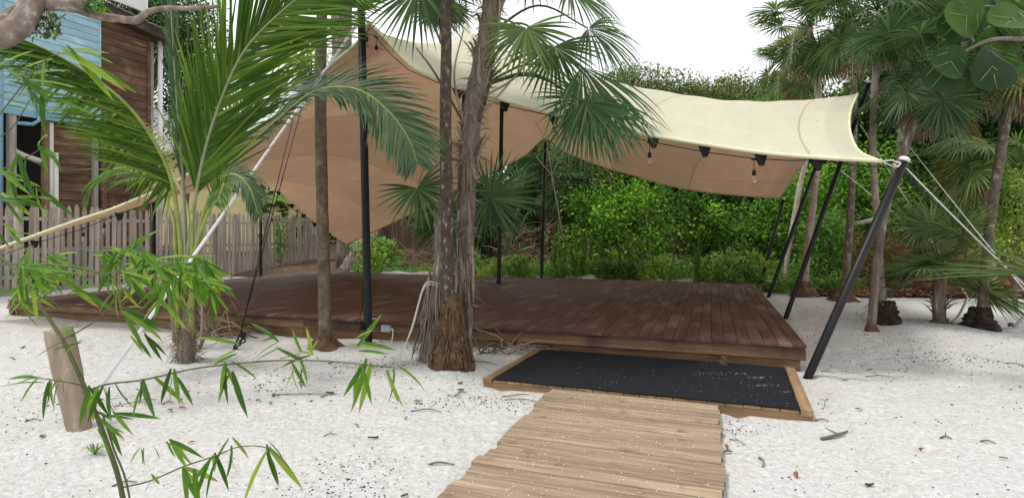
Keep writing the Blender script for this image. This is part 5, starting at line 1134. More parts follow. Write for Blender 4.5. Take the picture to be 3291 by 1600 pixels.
# ---------------------------------------------------------------- pale limb, upper left
lb = empty('tree_limb', P(-150, 60, 5.0), 'pale knotted tree limb crossing in front of the blue wall', 'tree branch')
lc = cat_pts(seq((-200, 70, 5.0), (-20, 90, 5.0), (60, 40, 5.0), (130, 14, 5.0), (230, 22, 5.1), (320, 52, 5.2), (390, 62, 5.2), (440, 66, 5.3), (475, 40, 5.3), (530, 28, 5.4), (620, 28, 5.4), (700, 22, 5.5)), 5)
MB().tube(lc, lerp_list([.09, .085, .065, .06, .05, .04, .034, .034, .028, .024, .02, .016], len(lc)), 12, jit=.06, seed=4).build('limb', M['limb'], lb)
for pts, r_ in ((seq((-120, 150, 4.8), (20, 110, 4.85), (80, 60, 4.9), (110, -20, 4.9), (130, -90, 4.9)), [.095, .10, .09, .08, .07]), (seq((225, 22, 5.1), (280, 0, 5.1), (330, -60, 5.1)), [.05, .04, .035])):
    c_ = cat_pts(pts, 5); MB().tube(c_, lerp_list(r_, len(c_)), 12, jit=.05, seed=3).build('limb', M['limb'], lb)
cg = np.random.RandomState(3); n_ = 90
base_ = np.array([tuple(P(90 + 110 * cg.rand(), 45 + 75 * cg.rand(), 5.0)) for _ in range(n_)]); dd_ = cg.normal(size=(n_, 3)) * .6 + np.array([0, -.2, -.6])
v_, f_ = leaves_geo(base_, dd_, cg.normal(size=(n_, 3)) * .5 + np.array([0, -1, .3]), cg.uniform(.04, .07, n_), cg.uniform(.025, .04, n_), rounded=True); link('leaves', mesh_np('leaves', v_, f_, M['tree']), lb)['kind'] = 'stuff'
mb = MB()
for i in range(0, n_, 6): mb.tube([tuple(base_[i]), (P(150, 10, 5.0) * .7 + V(tuple(base_[i])) * .3), P(170, 12, 5.0)], .004, 4)
mb.build('twigs', M['limb'], lb)
mb = MB(); v_, f_ = leaves_geo(np.array([tuple(P(265 + 70 * cg.rand(), 10 * cg.rand() + 12, 5.1)) for _ in range(60)]), cg.normal(size=(60, 3)) * .5 + np.array([.3, -.2, -.3]), cg.normal(size=(60, 3)) * .5 + np.array([0, -.5, .8]), np.full(60, .10), np.full(60, .02)); link('leaves', mesh_np('leaves', v_, f_, M['weed']), lb)['kind'] = 'stuff'

# ---------------------------------------------------------------- shrubs and trees behind the deck
def at(px, py, d): return P(px, py, d)
def bush(label, px, py, d, rx, rz, n_, L_, mat, seed, ry=None, cr=.32, group=None, name='shrub', cat='shrub', trunk=.05, per=70, rounded=True, bark='twig', **k):
    c_ = P(px, py, d); b_ = V((c_.x, c_.y, fz(c_.x, c_.y) if c_.y > 14 else 0))
    return plant(name, label, cat, b_, tuple(c_), (rx, ry or rx * .8, rz), max(8, n_ // per), per, cr, L_, mat, seed, trunk, group, bark, rounded, **k)
bush('bright green glossy shrub with lime shoot tips behind the deck', 2080, 700, 19.6, 3.0, 1.75, 11000, .135, 'bush', 1, cr=.30)
bush('low skirt of the glossy shrub, darker leaves near the weeds', 1920, 790, 19.4, 1.1, .75, 2600, .12, 'bush', 2, cr=.22)
bush('fine leaved olive shrub seen under the canopy arch', 1850, 560, 21.6, 1.5, 2.1, 7000, .10, 'tree', 3, cr=.30)
bush('dark leafy shrub in the gap right of the glossy shrub', 2330, 690, 20.6, 2.0, 1.9, 7500, .15, 'bushd', 4)
bush('mid green feathery shrub just behind the white pipes', 2400, 790, 18.8, .95, .85, 3600, .13, 'weed', 5, cr=.22, rounded=False)
bush('broad bright shrub behind the far leaning pole', 2560, 700, 18.0, 1.5, 2.0, 6500, .13, 'bush', 6)
bush('bright bushy thicket behind the fan palm trunks', 2760, 690, 18.6, 1.9, 2.3, 9000, .13, 'bush', 7)
bush('leafy light green sapling between the slanting trunks', 2660, 790, 15.8, .55, 1.0, 2200, .14, 'weed', 8, cr=.2, rounded=False)
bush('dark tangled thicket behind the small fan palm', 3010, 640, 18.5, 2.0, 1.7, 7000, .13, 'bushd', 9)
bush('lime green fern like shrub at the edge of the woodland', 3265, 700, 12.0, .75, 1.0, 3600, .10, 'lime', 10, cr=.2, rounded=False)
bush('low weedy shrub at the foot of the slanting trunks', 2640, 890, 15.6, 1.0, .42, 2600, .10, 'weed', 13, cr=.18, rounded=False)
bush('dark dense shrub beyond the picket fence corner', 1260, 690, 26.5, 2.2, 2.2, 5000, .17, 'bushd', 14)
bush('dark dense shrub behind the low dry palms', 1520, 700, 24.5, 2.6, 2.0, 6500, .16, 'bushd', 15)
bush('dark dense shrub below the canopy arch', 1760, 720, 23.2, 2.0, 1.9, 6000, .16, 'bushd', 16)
bush('bright low bush of broad leaves beside the fallen palm log', 1215, 815, 20.6, .8, .45, 1800, .13, 'weed', 17, cr=.18)
T_ = [(1960, 375, 29, 2.4, 2.3, 'tree', 'olive green tree with fine leaves behind the drooping fan fronds'), (2110, 350, 30, 2.4, 2.0, 'tree', 'rounded olive tree on the skyline above the canopy'), (2270, 370, 31, 2.2, 1.9, 'tree', 'yellowish olive tree on the skyline near the right palms'),
      (2385, 350, 33, 1.4, 1.9, 'tree', 'taller open crowned tree standing on the skyline'), (2470, 430, 27, 2.0, 1.7, 'weed', 'light green tree beside the dead frond skirts'), (2570, 470, 25, 2.4, 2.4, 'bush', 'green tree behind the pale slanting palm'),
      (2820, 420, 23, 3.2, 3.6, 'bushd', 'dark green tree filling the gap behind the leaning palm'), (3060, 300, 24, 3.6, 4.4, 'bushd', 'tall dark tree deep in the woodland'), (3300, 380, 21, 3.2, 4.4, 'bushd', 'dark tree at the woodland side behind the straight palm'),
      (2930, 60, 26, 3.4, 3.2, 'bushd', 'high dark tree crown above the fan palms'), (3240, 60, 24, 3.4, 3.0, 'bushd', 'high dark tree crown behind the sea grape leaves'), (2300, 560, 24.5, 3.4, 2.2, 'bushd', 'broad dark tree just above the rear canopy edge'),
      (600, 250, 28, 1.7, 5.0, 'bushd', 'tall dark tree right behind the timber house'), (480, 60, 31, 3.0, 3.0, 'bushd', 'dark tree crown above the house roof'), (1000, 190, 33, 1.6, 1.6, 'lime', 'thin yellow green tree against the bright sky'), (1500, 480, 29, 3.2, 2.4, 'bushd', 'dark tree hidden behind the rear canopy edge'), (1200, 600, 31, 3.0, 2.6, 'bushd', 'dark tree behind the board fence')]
for k, (px, py, d_, rx, rz, mt, lab) in enumerate(T_):
    sparse = mt == 'lime'
    bush(lab, px, py, d_, rx, rz, 1500 if sparse else int((6200 if mt == 'tree' else 2800) * rx * rz ** .5), .20 if mt != 'tree' else .16, mt, 40 + k, ry=rx * .9, cr=.40, name='tree', cat='tree', trunk=.16, per=170 if mt == 'tree' else 60, rounded=False, bark='bark', shell=.30, limbs=30)
# far woodland closing the view
qn = np.random.RandomState(77); n_ = 26000
xx = qn.uniform(-14, 34, n_); yy = 33 + 5 * qn.rand(n_) + np.abs(xx - 6) * -.12; zz = qn.uniform(0, 1, n_) ** .8 * np.where(xx > 12, 9.5, np.where(xx < 0, 4.5, 7.0)) * (1 + .12 * np.sin(xx * 1.3))
v_, f_ = leaves_geo(np.stack([xx, yy, zz], 1), qn.normal(size=(n_, 3)) + np.array([0, -.6, -.2]), qn.normal(size=(n_, 3)) * .5 + np.array([0, -.4, .8]), qn.uniform(.5, 1.0, n_), qn.uniform(.3, .55, n_), rounded=True)
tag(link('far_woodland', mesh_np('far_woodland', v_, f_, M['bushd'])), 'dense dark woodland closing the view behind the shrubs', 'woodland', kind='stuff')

# weeds: uncountable ground cover between the deck and the shrubs
def back_d(px): q_ = raymeet(px, dk(0, DECK_D), dk(-10, DECK_D)); return q_.y
W_ = []; Dd = []; Nn = []; Ll = []; Ww = []
for i in range(15000):
    px = qn.uniform(1130, 2520); d_ = back_d(px) + .75 + abs(qn.normal(0, 1.3)); x = (px - CX) / F * d_
    dens = .55 + .45 * math.sin(px * .021) * math.sin(px * .0063 + 2)
    hmax = (.30 + .75 * dens) * (.4 if 1290 < px < 1420 else 1); h_ = qn.rand() * hmax * min(1, .35 + (d_ - back_d(px)) * .5)
    W_.append((x, d_, fz(x, d_) + h_)); Dd.append((qn.normal(0, .6), qn.normal(-.2, .5), .35 + qn.normal(0, .4))); Nn.append((qn.normal(0, .3), -.3, 1)); L_ = qn.uniform(.05, .13); Ll.append(L_); Ww.append(L_ * qn.uniform(.3, .55))
for i in range(2600):                      # grass blades
    px = qn.choice([1500, 1640, 1700, 1800, 1850, 2210, 2240, 2300, 1740, 2020]) + qn.normal(0, 35); d_ = back_d(px) + .3 + abs(qn.normal(0, 1.0)); x = (px - CX) / F * d_
    W_.append((x, d_, fz(x, d_))); Dd.append((qn.normal(0, .28), qn.normal(0, .28), 1)); Nn.append((0, -1, .1)); Ll.append(qn.uniform(.25, .75)); Ww.append(.018)
for i in range(2600):                      # low weeds at the right edge of the sand
    px = qn.uniform(2480, 2780); d_ = 14.6 + abs(qn.normal(0, .9)); x = (px - CX) / F * d_
    W_.append((x, d_, fz(x, d_) + qn.rand() * .4)); Dd.append((qn.normal(0, .6), qn.normal(-.2, .5), .4)); Nn.append((0, -.3, 1)); Ll.append(.1); Ww.append(.045)
v_, f_ = leaves_geo(np.array(W_), np.array(Dd), np.array(Nn), Ll, Ww)
tag(link('weeds', mesh_np('weeds', v_, f_, M['weed'])), 'mixed green weeds and grass growing behind the deck', 'weeds', kind='stuff')
# tall feathery weed stalks
def stalk_mesh(k):
    q_ = np.random.RandomState(k); h_ = 1.0; n_ = 420; t_ = q_.rand(n_) ** .8; a = q_.uniform(0, 6.28, n_); lean = .06 * np.sin(t_ * 3 + k)
    Pp = np.stack([lean, .02 * np.cos(t_ * 4), t_ * h_], 1); D = np.stack([np.cos(a), np.sin(a), np.full(n_, .5)], 1); N = np.stack([-np.cos(a) * .4, -np.sin(a) * .4, np.ones(n_)], 1); L_ = .14 * (1.1 - .75 * t_)
    return leaves_geo(Pp, D, N, L_, np.full(n_, .020))
smv = [mesh_np('foliage', *stalk_mesh(k), M['weed']) for k in range(3)]; smt = [MB().tube([(0, 0, 0), (.05, 0, .5), (.02, 0, 1.0)], [.006, .004, .002], 5).mesh('stem', M['bamstem']) for k in range(1)]
qs = random.Random(31)
for i, px in enumerate((1818, 1838, 1852, 1868, 1880, 1905, 1925, 1940, 1955, 2020, 2035, 2100, 2245, 2330, 2238, 2252, 2060, 1800, 1790, 1990)):
    d_ = back_d(px) + qs.uniform(.3, 1.0); x = (px - CX) / F * d_; h_ = qs.uniform(1.1, 2.0) * (1.0 if px < 1960 or px in (2100, 2238, 2245) else .75)
    o = empty('tall_weed', (x, d_, fz(x, d_)), 'tall feathery green weed stalk growing behind the wooden deck', 'weed', 'tall weed stalks behind the deck')
    mw = Matrix.Translation((x, d_, fz(x, d_))) @ Matrix.Rotation(qs.uniform(0, 6), 4, 'Z') @ Matrix.Diagonal((1.1, 1.1, h_, 1)); link('foliage', smv[i % 3], o, mw); link('stem', smt[0], o, mw)
# leafy weed clumps
cm = []
for k in range(4):
    (v_, f_), _ = crown_geo((0, 0, .42), (.30, .30, .36), 14, 16, .10, .15 - .02 * (k % 2), 300 + k, -.3, True, .3, .42)
    cm.append(mesh_np('foliage', v_, f_, M['lime'] if k == 3 else M['weed']))
cst = MB().tube([(0, 0, 0), (.02, 0, .3), (-.02, .02, .55)], [.008, .006, .003], 5).tube([(0, 0, 0), (.1, .05, .35)], [.006, .003], 5).mesh('stem', M['bamstem'])
for i, px in enumerate((1200, 1450, 1520, 1600, 1660, 1700, 1790, 1985, 2010, 2050, 2075, 2120, 2165, 2225, 2270, 2290, 2345, 2370, 2410, 2440, 1880, 1950)):
    d_ = back_d(px) + qs.uniform(.3, 1.2); x = (px - CX) / F * d_; h_ = qs.uniform(.7, 1.5)
    o = empty('weed_clump', (x, d_, fz(x, d_)), 'leafy knee high weed clump along the rear edge of the deck', 'weed', 'leafy weed clumps behind the deck')
    mw = Matrix.Translation((x, d_, fz(x, d_) - .03)) @ Matrix.Rotation(qs.uniform(0, 6), 4, 'Z') @ Matrix.Diagonal((h_ * .9, h_ * .9, h_, 1)); link('foliage', cm[i % 4 if i % 5 else 3], o, mw); link('stem', cst, o, mw)
# small plants that stand out
def rosette(name, label, px, py, d, n_, L_, w_, mat, seed, up=.9, cat='plant'):
    q_ = random.Random(seed); p = P(px, py, d); p.z = fz(p.x, p.y); o = empty(name, p, label, cat)
    for i in range(n_):
        a = i * 2.399; d_ = V((math.cos(a), math.sin(a), up * q_.uniform(.5, 1.6))).normalized(); mb = MB(); rows = []; pos = p.copy(); s_ = d_.cross(V((0, 0, 1))).normalized()
        for j in range(6):
            w = w_ * (math.sin(math.pi * min(.15 + j / 5 * .85, 1)) if j < 5 else .04); rows.append((pos + s_ * w + V((0, 0, w * .4)), pos.copy(), pos - s_ * w + V((0, 0, w * .4)))); d_ = (d_ + V((0, 0, -.13))).normalized(); pos = pos + d_ * L_ * q_.uniform(.85, 1.1) / 5
        strips_to(mb, rows); mb.build('leaf', M[mat], o)
    return o
rosette('seedling_palm', 'lime yellow sprouting palm seedling behind the centre of the deck', 1552, 850, back_d(1552) + .5, 8, .85, .085, 'lime', 1, 1.8)
rosette('fan_seedling', 'yellow green spiky fan seedling in the weeds', 1920, 870, back_d(1920) + .35, 22, .42, .014, 'lime', 2, .8)
rosette('fan_seedling', 'golden yellow fan seedling above the weeds', 1935, 845, back_d(1935) + .7, 14, .5, .012, 'yellowleaf', 3, 1.2)
rosette('fan_seedling', 'small yellow fan seedling flat against the deck edge', 1978, 885, back_d(1978) + .22, 12, .34, .012, 'yellowleaf', 4, .5)
rosette('broadleaf_plant', 'broad leaved green plant with drooping leaves behind the deck', 2140, 850, back_d(2140) + .7, 26, .7, .05, 'weed', 5, 1.3)
rosette('broadleaf_plant', 'pale green broad leaved plant near the white pipes', 2205, 870, back_d(2205) + .45, 18, .5, .06, 'lime', 6, 1.2)
rosette('broadleaf_plant', 'dark green broad leaved plant beside the spiky weeds', 2085, 870, back_d(2085) + .5, 18, .55, .06, 'weed', 7, 1.4)
rosette('broadleaf_plant', 'spiky green plant left of the far leaning pole', 2320, 860, back_d(2320) + .7, 26, .6, .03, 'weed', 8, 1.0)
sp_ = onG(2650, 1305); o = empty('sprout', sp_, 'single tiny green sprout in the sand beside the platform', 'plant')
for a in (.3, 1.6, 2.9, 4.4): MB().add([sp_ + V((0, 0, .05)), sp_ + V((math.cos(a) * .03 - .012, math.sin(a) * .03, .07)), sp_ + V((math.cos(a) * .055, math.sin(a) * .055, .065)), sp_ + V((math.cos(a) * .03 + .012, math.sin(a) * .03, .06))], [(0, 1, 2, 3)]) .build('leaf', M['weed'], o)
MB().tube([sp_, sp_ + V((.004, 0, .055))], .0025, 5).build('stem', M['bamstem'], o)
gp = onG(305, 1452); o = empty('grass_tuft', gp, 'small green grass tuft beside the old wooden post', 'grass')
for i in range(14):
    a = i * 2.4; e_ = gp + V((math.cos(a) * .11, math.sin(a) * .11, .05)); m_ = gp + V((math.cos(a) * .05, math.sin(a) * .05, .06)); s_ = V((-math.sin(a), math.cos(a), 0)) * .006; mb = MB(); strips_to(mb, [(gp + s_, gp, gp - s_), (m_ + s_, m_, m_ - s_), (e_, e_, e_)]); mb.build('blade', M['weed'], o)
# vine on the fence
vq = np.random.RandomState(9); n_ = 150
fp = raymeet(900, F0, F0 + FD); vb = np.array([(fp.x + vq.normal(0, .13), fp.y - .12 + vq.normal(0, .1), h_) for h_ in vq.uniform(.5, 2.1, n_)])
o = empty('vine', (fp.x, fp.y - .1, 0), 'green leafy vine climbing the picket fence', 'vine')
v_, f_ = leaves_geo(vb, vq.normal(size=(n_, 3)) * .6 + np.array([0, -.3, -.4]), vq.normal(size=(n_, 3)) * .4 + np.array([.2, -1, .3]), vq.uniform(.09, .17, n_), vq.uniform(.07, .12, n_), rounded=True); link('foliage', mesh_np('foliage', v_, f_, M['weed']), o)
MB().tube(cat_pts([V((fp.x, fp.y - .1, 0)), V((fp.x + .1, fp.y - .1, .8)), V((fp.x - .08, fp.y - .1, 1.4)), V((fp.x + .06, fp.y - .1, 2.1))], 5), .008, 5).build('stem', M['bamstem'], o)
yl = raymeet(915, F0, F0 + FD); o = empty('banana_leaf', (yl.x, yl.y + .4, 2.0), 'long yellow green drooping leaf above the picket fence', 'leaf')
mb = MB(); rows = []
for j in range(9):
    t_ = j / 8; pq = P(855 + 130 * t_, 632 + 45 * t_ ** 2, yl.y + .4); w = .14 * math.sin(math.pi * (.1 + .88 * t_)); rows.append((pq + V((0, .02, w)), pq, pq + V((.02, -.05, -w * .6))))
strips_to(mb, rows); mb.build('blade', M['lime'], o); MB().tube([P(855, 632, yl.y + .4), P(800, 640, yl.y + .5), V((P(790, 700, yl.y + .5).x, yl.y + .5, 0))], .02, 5).build('leaf_stalk', M['rachis'], o)

# ---------------------------------------------------------------- posts, logs, pipes
b = G(255, 1398); b.z = gz(b); t2_ = P(188, 1058, b.y + .12)
o = empty('old_post', b, 'old grey round wooden post leaning in the sand behind the bamboo', 'post')
qp = random.Random(15); nk = 30; ridg = [1 + qp.gauss(0, .022) - (.10 if k_ in (7, 19, 25) else 0) for k_ in range(nk)]; vs_ = []
axp = (t2_ - b).normalized(); e1 = axp.cross(V((0, 1, 0))).normalized(); e2 = axp.cross(e1)
for i_ in range(16):
    f_ = -.07 + 1.07 * i_ / 15; r_ = .082 + .016 * min(max(f_, 0) * 1.6, 1) - (.006 if i_ == 15 else 0)
    for k_ in range(nk):
        a_ = 2 * math.pi * k_ / nk; r2_ = r_ * ridg[k_] * (1 + .012 * math.sin(i_ * 1.7 + k_)); vs_.append(b.lerp(t2_, f_) + e1 * math.cos(a_) * r2_ + e2 * math.sin(a_) * r2_ + axp * (qp.uniform(-.012, .008) if i_ == 15 else 0))
mb = MB(); mb.add(vs_, [(i_ * nk + k_, i_ * nk + (k_ + 1) % nk, (i_ + 1) * nk + (k_ + 1) % nk, (i_ + 1) * nk + k_) for i_ in range(15) for k_ in range(nk)], True); mb.build('shaft', M['oldpost'], o)
mb = MB(); mb.add([vs_[15 * nk + k_] - axp * .004 for k_ in range(nk)] + [t2_ - axp * .012], [(k_, (k_ + 1) % nk, nk) for k_ in range(nk)]); mb.build('cut_end', M['greywood'], o)
lg = P(1125, 868, 20.4); lg.z = .0
o = empty('fallen_palm_log', lg, 'thick scaly palm log with cut pinkish foot behind the deck corner', 'log')
MB().tube(cat_pts([lg + V((-.15, 0, .12)), lg + V((.1, .1, .45)), lg + V((.45, .3, .95)), lg + V((.7, .5, 1.35))], 7), lerp_list([.30, .38, .40, .36], 22), 16, jit=.10, seed=2).build('trunk', M['shag'], o)
for k in range(6): MB().box(lg + V((-.35 + k * .16, -.2, .07 + (k % 2) * .04)), (.2, .12, .08), Matrix.Rotation(k * .7, 3, 'Z')).build('chip', M['frame'], o)
def pipe(label, a, b_, r_, mat='white', name='pipe', cat='pipe'):
    return tag(MB().tube([V(a), V(b_)], r_, 10).build(name, M[mat]), label, cat)
pa, pb = P(2215, 882, back_d(2215) + .45), P(2345, 888, back_d(2345) + .5); pa.z = .12; pb.z = .12; pipe('white plastic pipe lying in the weeds behind the deck', pa, pb, .055)
pa, pb = P(2418, 885, 15.6), P(2490, 886, 15.2); pa.z = .28; pb.z = .28; pipe('white pipe behind the foot of the far leaning pole', pa, pb, .05)
pa, pb = P(2110, 890, back_d(2110) + .3), P(2180, 895, back_d(2180) + .25); pa.z = .22; pb.z = .1; pipe('thin white pipe resting near the deck back edge', pa, pb, .03)
def log_(label, a, b_, r_, mat, seed):
    a, b_ = V(a), V(b_); return tag(MB().tube([a, a.lerp(b_, .3) + V((0, .05, .01)), a.lerp(b_, .7) + V((0, -.04, 0)), b_], [r_, r_ * 1.1, r_, r_ * .8], 10, jit=.08, seed=seed).build('log', M[mat]), label, 'log')
la, lb_ = G(2750, 943), G(2960, 948); la.z = lb_.z = .07; log_('weathered log edging the sand behind the fan palms', la, lb_, .085, 'bark', 1)
la, lb_ = G(3190, 952), G(3380, 950); la.z = lb_.z = .07; log_('brown log edging the sand below the leaf litter', la, lb_, .09, 'barkmoss', 2)
la, lb_ = G(2560, 925), G(2680, 935); la.z = lb_.z = .05; log_('thin grey log half hidden by weeds', la, lb_, .05, 'greywood', 3)
la, lb_ = P(2690, 735, 17.0), P(2830, 700, 16.6); log_('dead branch resting in the bright thicket', la, lb_, .06, 'greywood', 4)
st = G(3262, 1048); st.z = 0; o = empty('anchor_stake', st, 'pale wooden anchor stake slanting in the sand at the guy rope', 'stake')
MB().tube([st - V((.02, 0, .03)), P(3340, 960, st.y)], [.025, .03], 8).build('shaft', M['pipe'], o)
MB().box(st + V((-.09, -.02, .03)), (.08, .05, .06), Matrix.Rotation(.4, 3, 'Z')).build('rust_block', M['brownleaf'], o)
cn = G(2325, 1170, PF_H + .02); o = empty('coconut_husk', (cn.x, cn.y, PF_H), 'small brown coconut husk lying on the black carpet', 'husk')
lump(o, V((cn.x, cn.y, PF_H + .055)), .048, .058, 5, 'roots', 'husk_body', 14, 8)
MB().tube([V((cn.x + .03, cn.y, PF_H + .05)), V((cn.x + .055, cn.y, PF_H + .06))], [.012, .004], 6).build('husk_tip', M['fibre'], o)
# peg beside the platform
pg = onG(1612, 1130); o = tag(MB().tube([pg - V((0, 0, .05)), pg + V((0, 0, .14)), pg + V((0, 0, .15))], [.016, .016, .01], 8).build('peg', M['greywood']), 'small grey peg standing in the sand by the deck skirt', 'peg')

# ---------------------------------------------------------------- dry brush heaps (uncountable sticks)
def brush(label, px0, px1, d0, d1, h_, n_, seed, mats='dead', zfun=None):
    q_ = random.Random(seed); mb = MB()
    for i in range(n_):
        d_ = q_.uniform(d0, d1); x = (q_.uniform(px0, px1) - CX) / F * d_; z = (zfun or fz)(x, d_) + q_.uniform(0, h_); a = q_.uniform(0, 6.28); l_ = q_.uniform(.2, .8); e_ = V((math.cos(a), math.sin(a) * .5, q_.gauss(0, .45))) * l_
        p = V((x, d_, z)); mb.tube([p, p + e_ * .5 + V((0, 0, .06)), p + e_], [.012, .01, .003], 4, cap=False)
    return tag(mb.build('dry_brush', M[mats]), label, 'brush', kind='stuff')
brush('heap of dry tan palm debris beyond the deck corner', 1280, 1500, 20.5, 22, .7, 420, 1)
brush('tangle of dry brown branches behind the small fan palm', 2740, 3160, 14.5, 17, 1.5, 900, 2, 'brownleaf')
brush('dry twigs under the canopy arch', 1600, 1800, 20, 21.5, 1.6, 360, 3)
brush('dry frond litter piled against the deck skirt', 640, 800, 8.6, 9.2, .10, 90, 4, zfun=lambda x, y: gz((x, y)))
brush('dry frond ribs beside the shaggy palm', 1520, 1700, 7.25, 7.55, .08, 26, 5, zfun=lambda x, y: gz((x, y)))
qn = np.random.RandomState(50); n_ = 5200       # fallen leaves on the bank at the right
px = qn.uniform(2560, 3400, n_); d_ = 14.1 + np.abs(qn.normal(0, 1.2, n_)); xx = (px - CX) / F * d_; zz = np.array([fz(a, b_) for a, b_ in zip(xx, d_)]) + .02 + .05 * qn.rand(n_)
v_, f_ = leaves_geo(np.stack([xx, d_, zz], 1), qn.normal(size=(n_, 3)) * np.array([1, 1, .35]), qn.normal(size=(n_, 3)) * .4 + np.array([0, 0, 1]), qn.uniform(.09, .2, n_), qn.uniform(.05, .12, n_), rounded=True)
tag(link('leaf_litter', mesh_np('leaf_litter', v_, f_, M['brownleaf'])), 'red brown fallen leaves on the bank at the woodland edge', 'leaves', kind='stuff')

# ---------------------------------------------------------------- scatter on the sand
def on_sand(x, y):
    lx = (x - D0.x) * UX.x + (y - D0.y) * UX.y; ly = (x - D0.x) * UY.x + (y - D0.y) * UY.y
    if ly > -.02 and lx < .02 and lx > -DECK_W: return False
    a = (V((x, y, 0)) - pf0); 
    if -.03 < a.dot(ax) < PL + .03 and -.05 < a.dot(ay) < PD: return False
    w_ = V((x, y, 0)) - bc0; e_ = V((math.cos(bang), math.sin(bang), 0))
    if abs((w_ - bdir * w_.dot(bdir)).dot(e_)) < .80 and w_.dot(bdir) < .05: return False
    return True
qn = np.random.RandomState(60); mbv = []; mbf = []
oct_ = np.array([(1, 0, 0), (-1, 0, 0), (0, 1, 0), (0, -1, 0), (0, 0, 1), (0, 0, -1)]); of = np.array([(0, 2, 4), (2, 1, 4), (1, 3, 4), (3, 0, 4), (2, 0, 5), (1, 2, 5), (3, 1, 5), (0, 3, 5)])
cnt = 0; tries = 0
clus = [(G(3000, 1130), 1.3, 1.0), (G(2900, 1080), .9, .6), (G(3200, 1180), .9, .4), (G(2760, 1020), 1.4, 1.2), (G(1250, 1200), .6, .35), (G(1650, 1120), .35, .2), (G(2600, 1000), 1.0, 1.0)] + [(V((qn.uniform(-4, 6), qn.uniform(2.5, 8), 0)), qn.uniform(.1, .4), qn.uniform(.1, .3)) for _ in range(14)]
while cnt < 4200 and tries < 60000:
    tries += 1
    if tries % 5 < 3: c_, sx, sy = clus[qn.randint(len(clus))]; x, y = qn.normal(c_.x, sx), qn.normal(c_.y, sy)
    else: x, y = qn.uniform(-5.5, 8), 2.2 + 9.5 * qn.rand() ** 1.3
    if abs(x) > y * .95 + .3 or y < 1.9 or y > 13 or not on_sand(x, y): continue
    if x < 1 and qn.rand() < .35: continue
    s_ = (.0022 + .0055 * qn.rand() ** 2.2) * (1.3 if y > 5 else 1); a = qn.uniform(0, 6.28); el = qn.uniform(.8, 2.0)
    R_ = np.array([[math.cos(a), -math.sin(a), 0], [math.sin(a), math.cos(a), 0], [0, 0, 1]])
    mbv.append((oct_ * s_ * np.array([el, 1, .8])) @ R_.T + np.array([x, y, float(gh(x, y)) + s_ * .45])); mbf.append(of + 6 * cnt); cnt += 1
tag(link('seeds', mesh_np('seeds', np.vstack(mbv), np.vstack(mbf), M['seed'])), 'small dark seeds and crumbs strewn over the sand', 'seeds', kind='stuff')
ql = random.Random(70)
def dl_mesh(k):
    mb = MB(); rows = []; q_ = random.Random(k)
    for j in range(6): t_ = j / 5; w = .22 * math.sin(math.pi * (.06 + .9 * t_)); z = .10 * math.sin(t_ * 3 + k); rows.append((V((-w, t_ - .5, z + .12)), V((0, t_ - .5, z)), V((w, t_ - .5, z + .10 + .05 * k))))
    strips_to(mb, rows); return mb.mesh('dry_leaf', M['brownleaf'])
dlm = [dl_mesh(k) for k in range(4)]
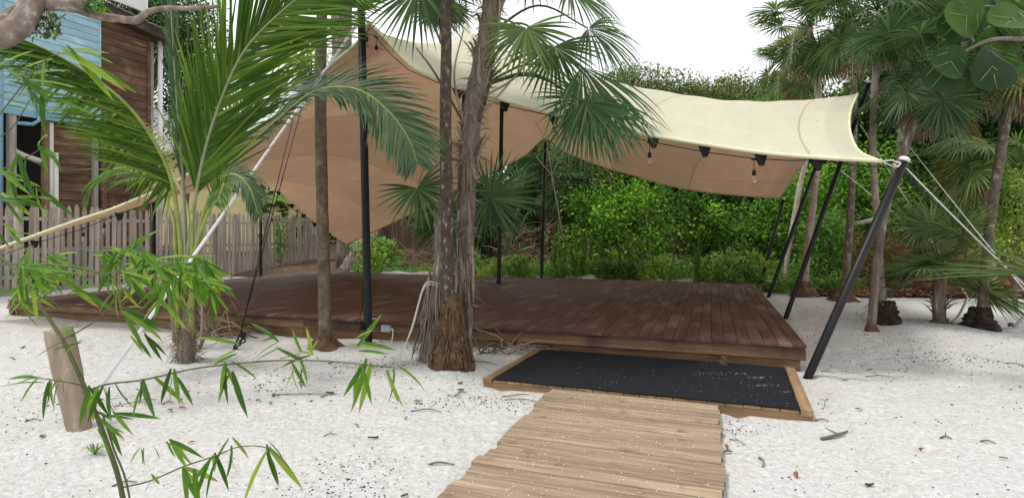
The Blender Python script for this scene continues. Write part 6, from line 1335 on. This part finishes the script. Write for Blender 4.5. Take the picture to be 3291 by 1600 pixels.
for px, py in ((545, 1325), (585, 1315), (880, 1280), (1020, 1165), (1065, 1180), (1145, 1370), (1200, 1405), (1480, 1240), (1482, 1258), (1340, 1295), (1305, 1348), (1060, 1272), (615, 1420), (830, 1300), (870, 1305), (600, 1270), (75, 1115), (95, 1135), (40, 1160), (135, 1420), (2335, 1440), (2320, 1375), (2340, 1455), (2318, 1480), (2322, 1510), (2560, 1530), (2960, 1465), (2795, 1560), (3225, 1495), (2910, 1200), (2760, 1330), (1300, 1595)):
    p = onG(px, py)
    o = link('dry_leaf', ql.choice(dlm), None, Matrix.Translation(p + V((0, 0, .012))) @ Euler((ql.gauss(0, .2), ql.gauss(0, .25), ql.uniform(0, 6.28))).to_matrix().to_4x4() @ Matrix.Scale(ql.uniform(.045, .085), 4))
    tag(o, 'small curled dry brown leaf lying on the white sand', 'leaf', 'dry leaves on the sand')
def twig(px, py, px2, py2, r_, label=None, fork=True):
    a, b_ = onG(px, py), onG(px2, py2); l_ = (b_ - a).length; mb = MB(); m_ = a.lerp(b_, .5) + V((ql.gauss(0, .06) * l_, ql.gauss(0, .06) * l_, .015)); h_ = V((0, 0, r_ * .7))
    mb.tube(cat_pts([a + h_, m_ + h_, b_ + h_], 4), lerp_list([r_, r_ * .9, r_ * .4], 9), 6, jit=.15, seed=px)
    if fork: mb.tube([m_ + h_, m_ + h_ + V((l_ * .2 * ql.choice([-1, 1]), l_ * .18, .03))], [r_ * .6, r_ * .2], 5)
    tag(mb.build('twig', M['twig']), label or 'thin grey brown twig lying on the white sand', 'twig', None if label else 'twigs on the sand')
twig(2640, 1412, 2725, 1385, .013, 'pale forked stick lying on the sand beside the platform')
for t_ in ((1615, 1270, 1700, 1265), (1620, 1280, 1730, 1290), (1380, 1485, 1460, 1485), (1320, 1322, 1420, 1325), (1460, 1275, 1500, 1260), (880, 1275, 1090, 1272), (430, 1300, 500, 1290), (370, 1315, 470, 1300), (1030, 1280, 1080, 1270), (520, 1305, 560, 1300), (2440, 1470, 2450, 1500), (3020, 1425, 3060, 1430), (2640, 1182, 2680, 1190), (2780, 1205, 2870, 1208), (3150, 1440, 3200, 1450), (2345, 1410, 2400, 1430), (2620, 1350, 2665, 1352), (1525, 1175, 1600, 1180), (900, 1165, 990, 1150), (1040, 1402, 1085, 1395), (360, 1535, 440, 1525), (3230, 1165, 3290, 1172), (80, 1368, 130, 1362), (1560, 1140, 1650, 1125)): twig(*t_, ql.uniform(.004, .008), fork=ql.random() < .5)
pbk = empty('curved_stick', onG(3040, 1048), 'curved bare brown stalk leaning beside the low fan palm', 'stick')
MB().tube(cat_pts([onG(3045, 1048), P(3075, 1020, 9.6), P(3098, 980, 9.6), P(3106, 955, 9.6)], 5), lerp_list([.012, .018, .012], 16), 6).build('stalk', M['fibre'], pbk)
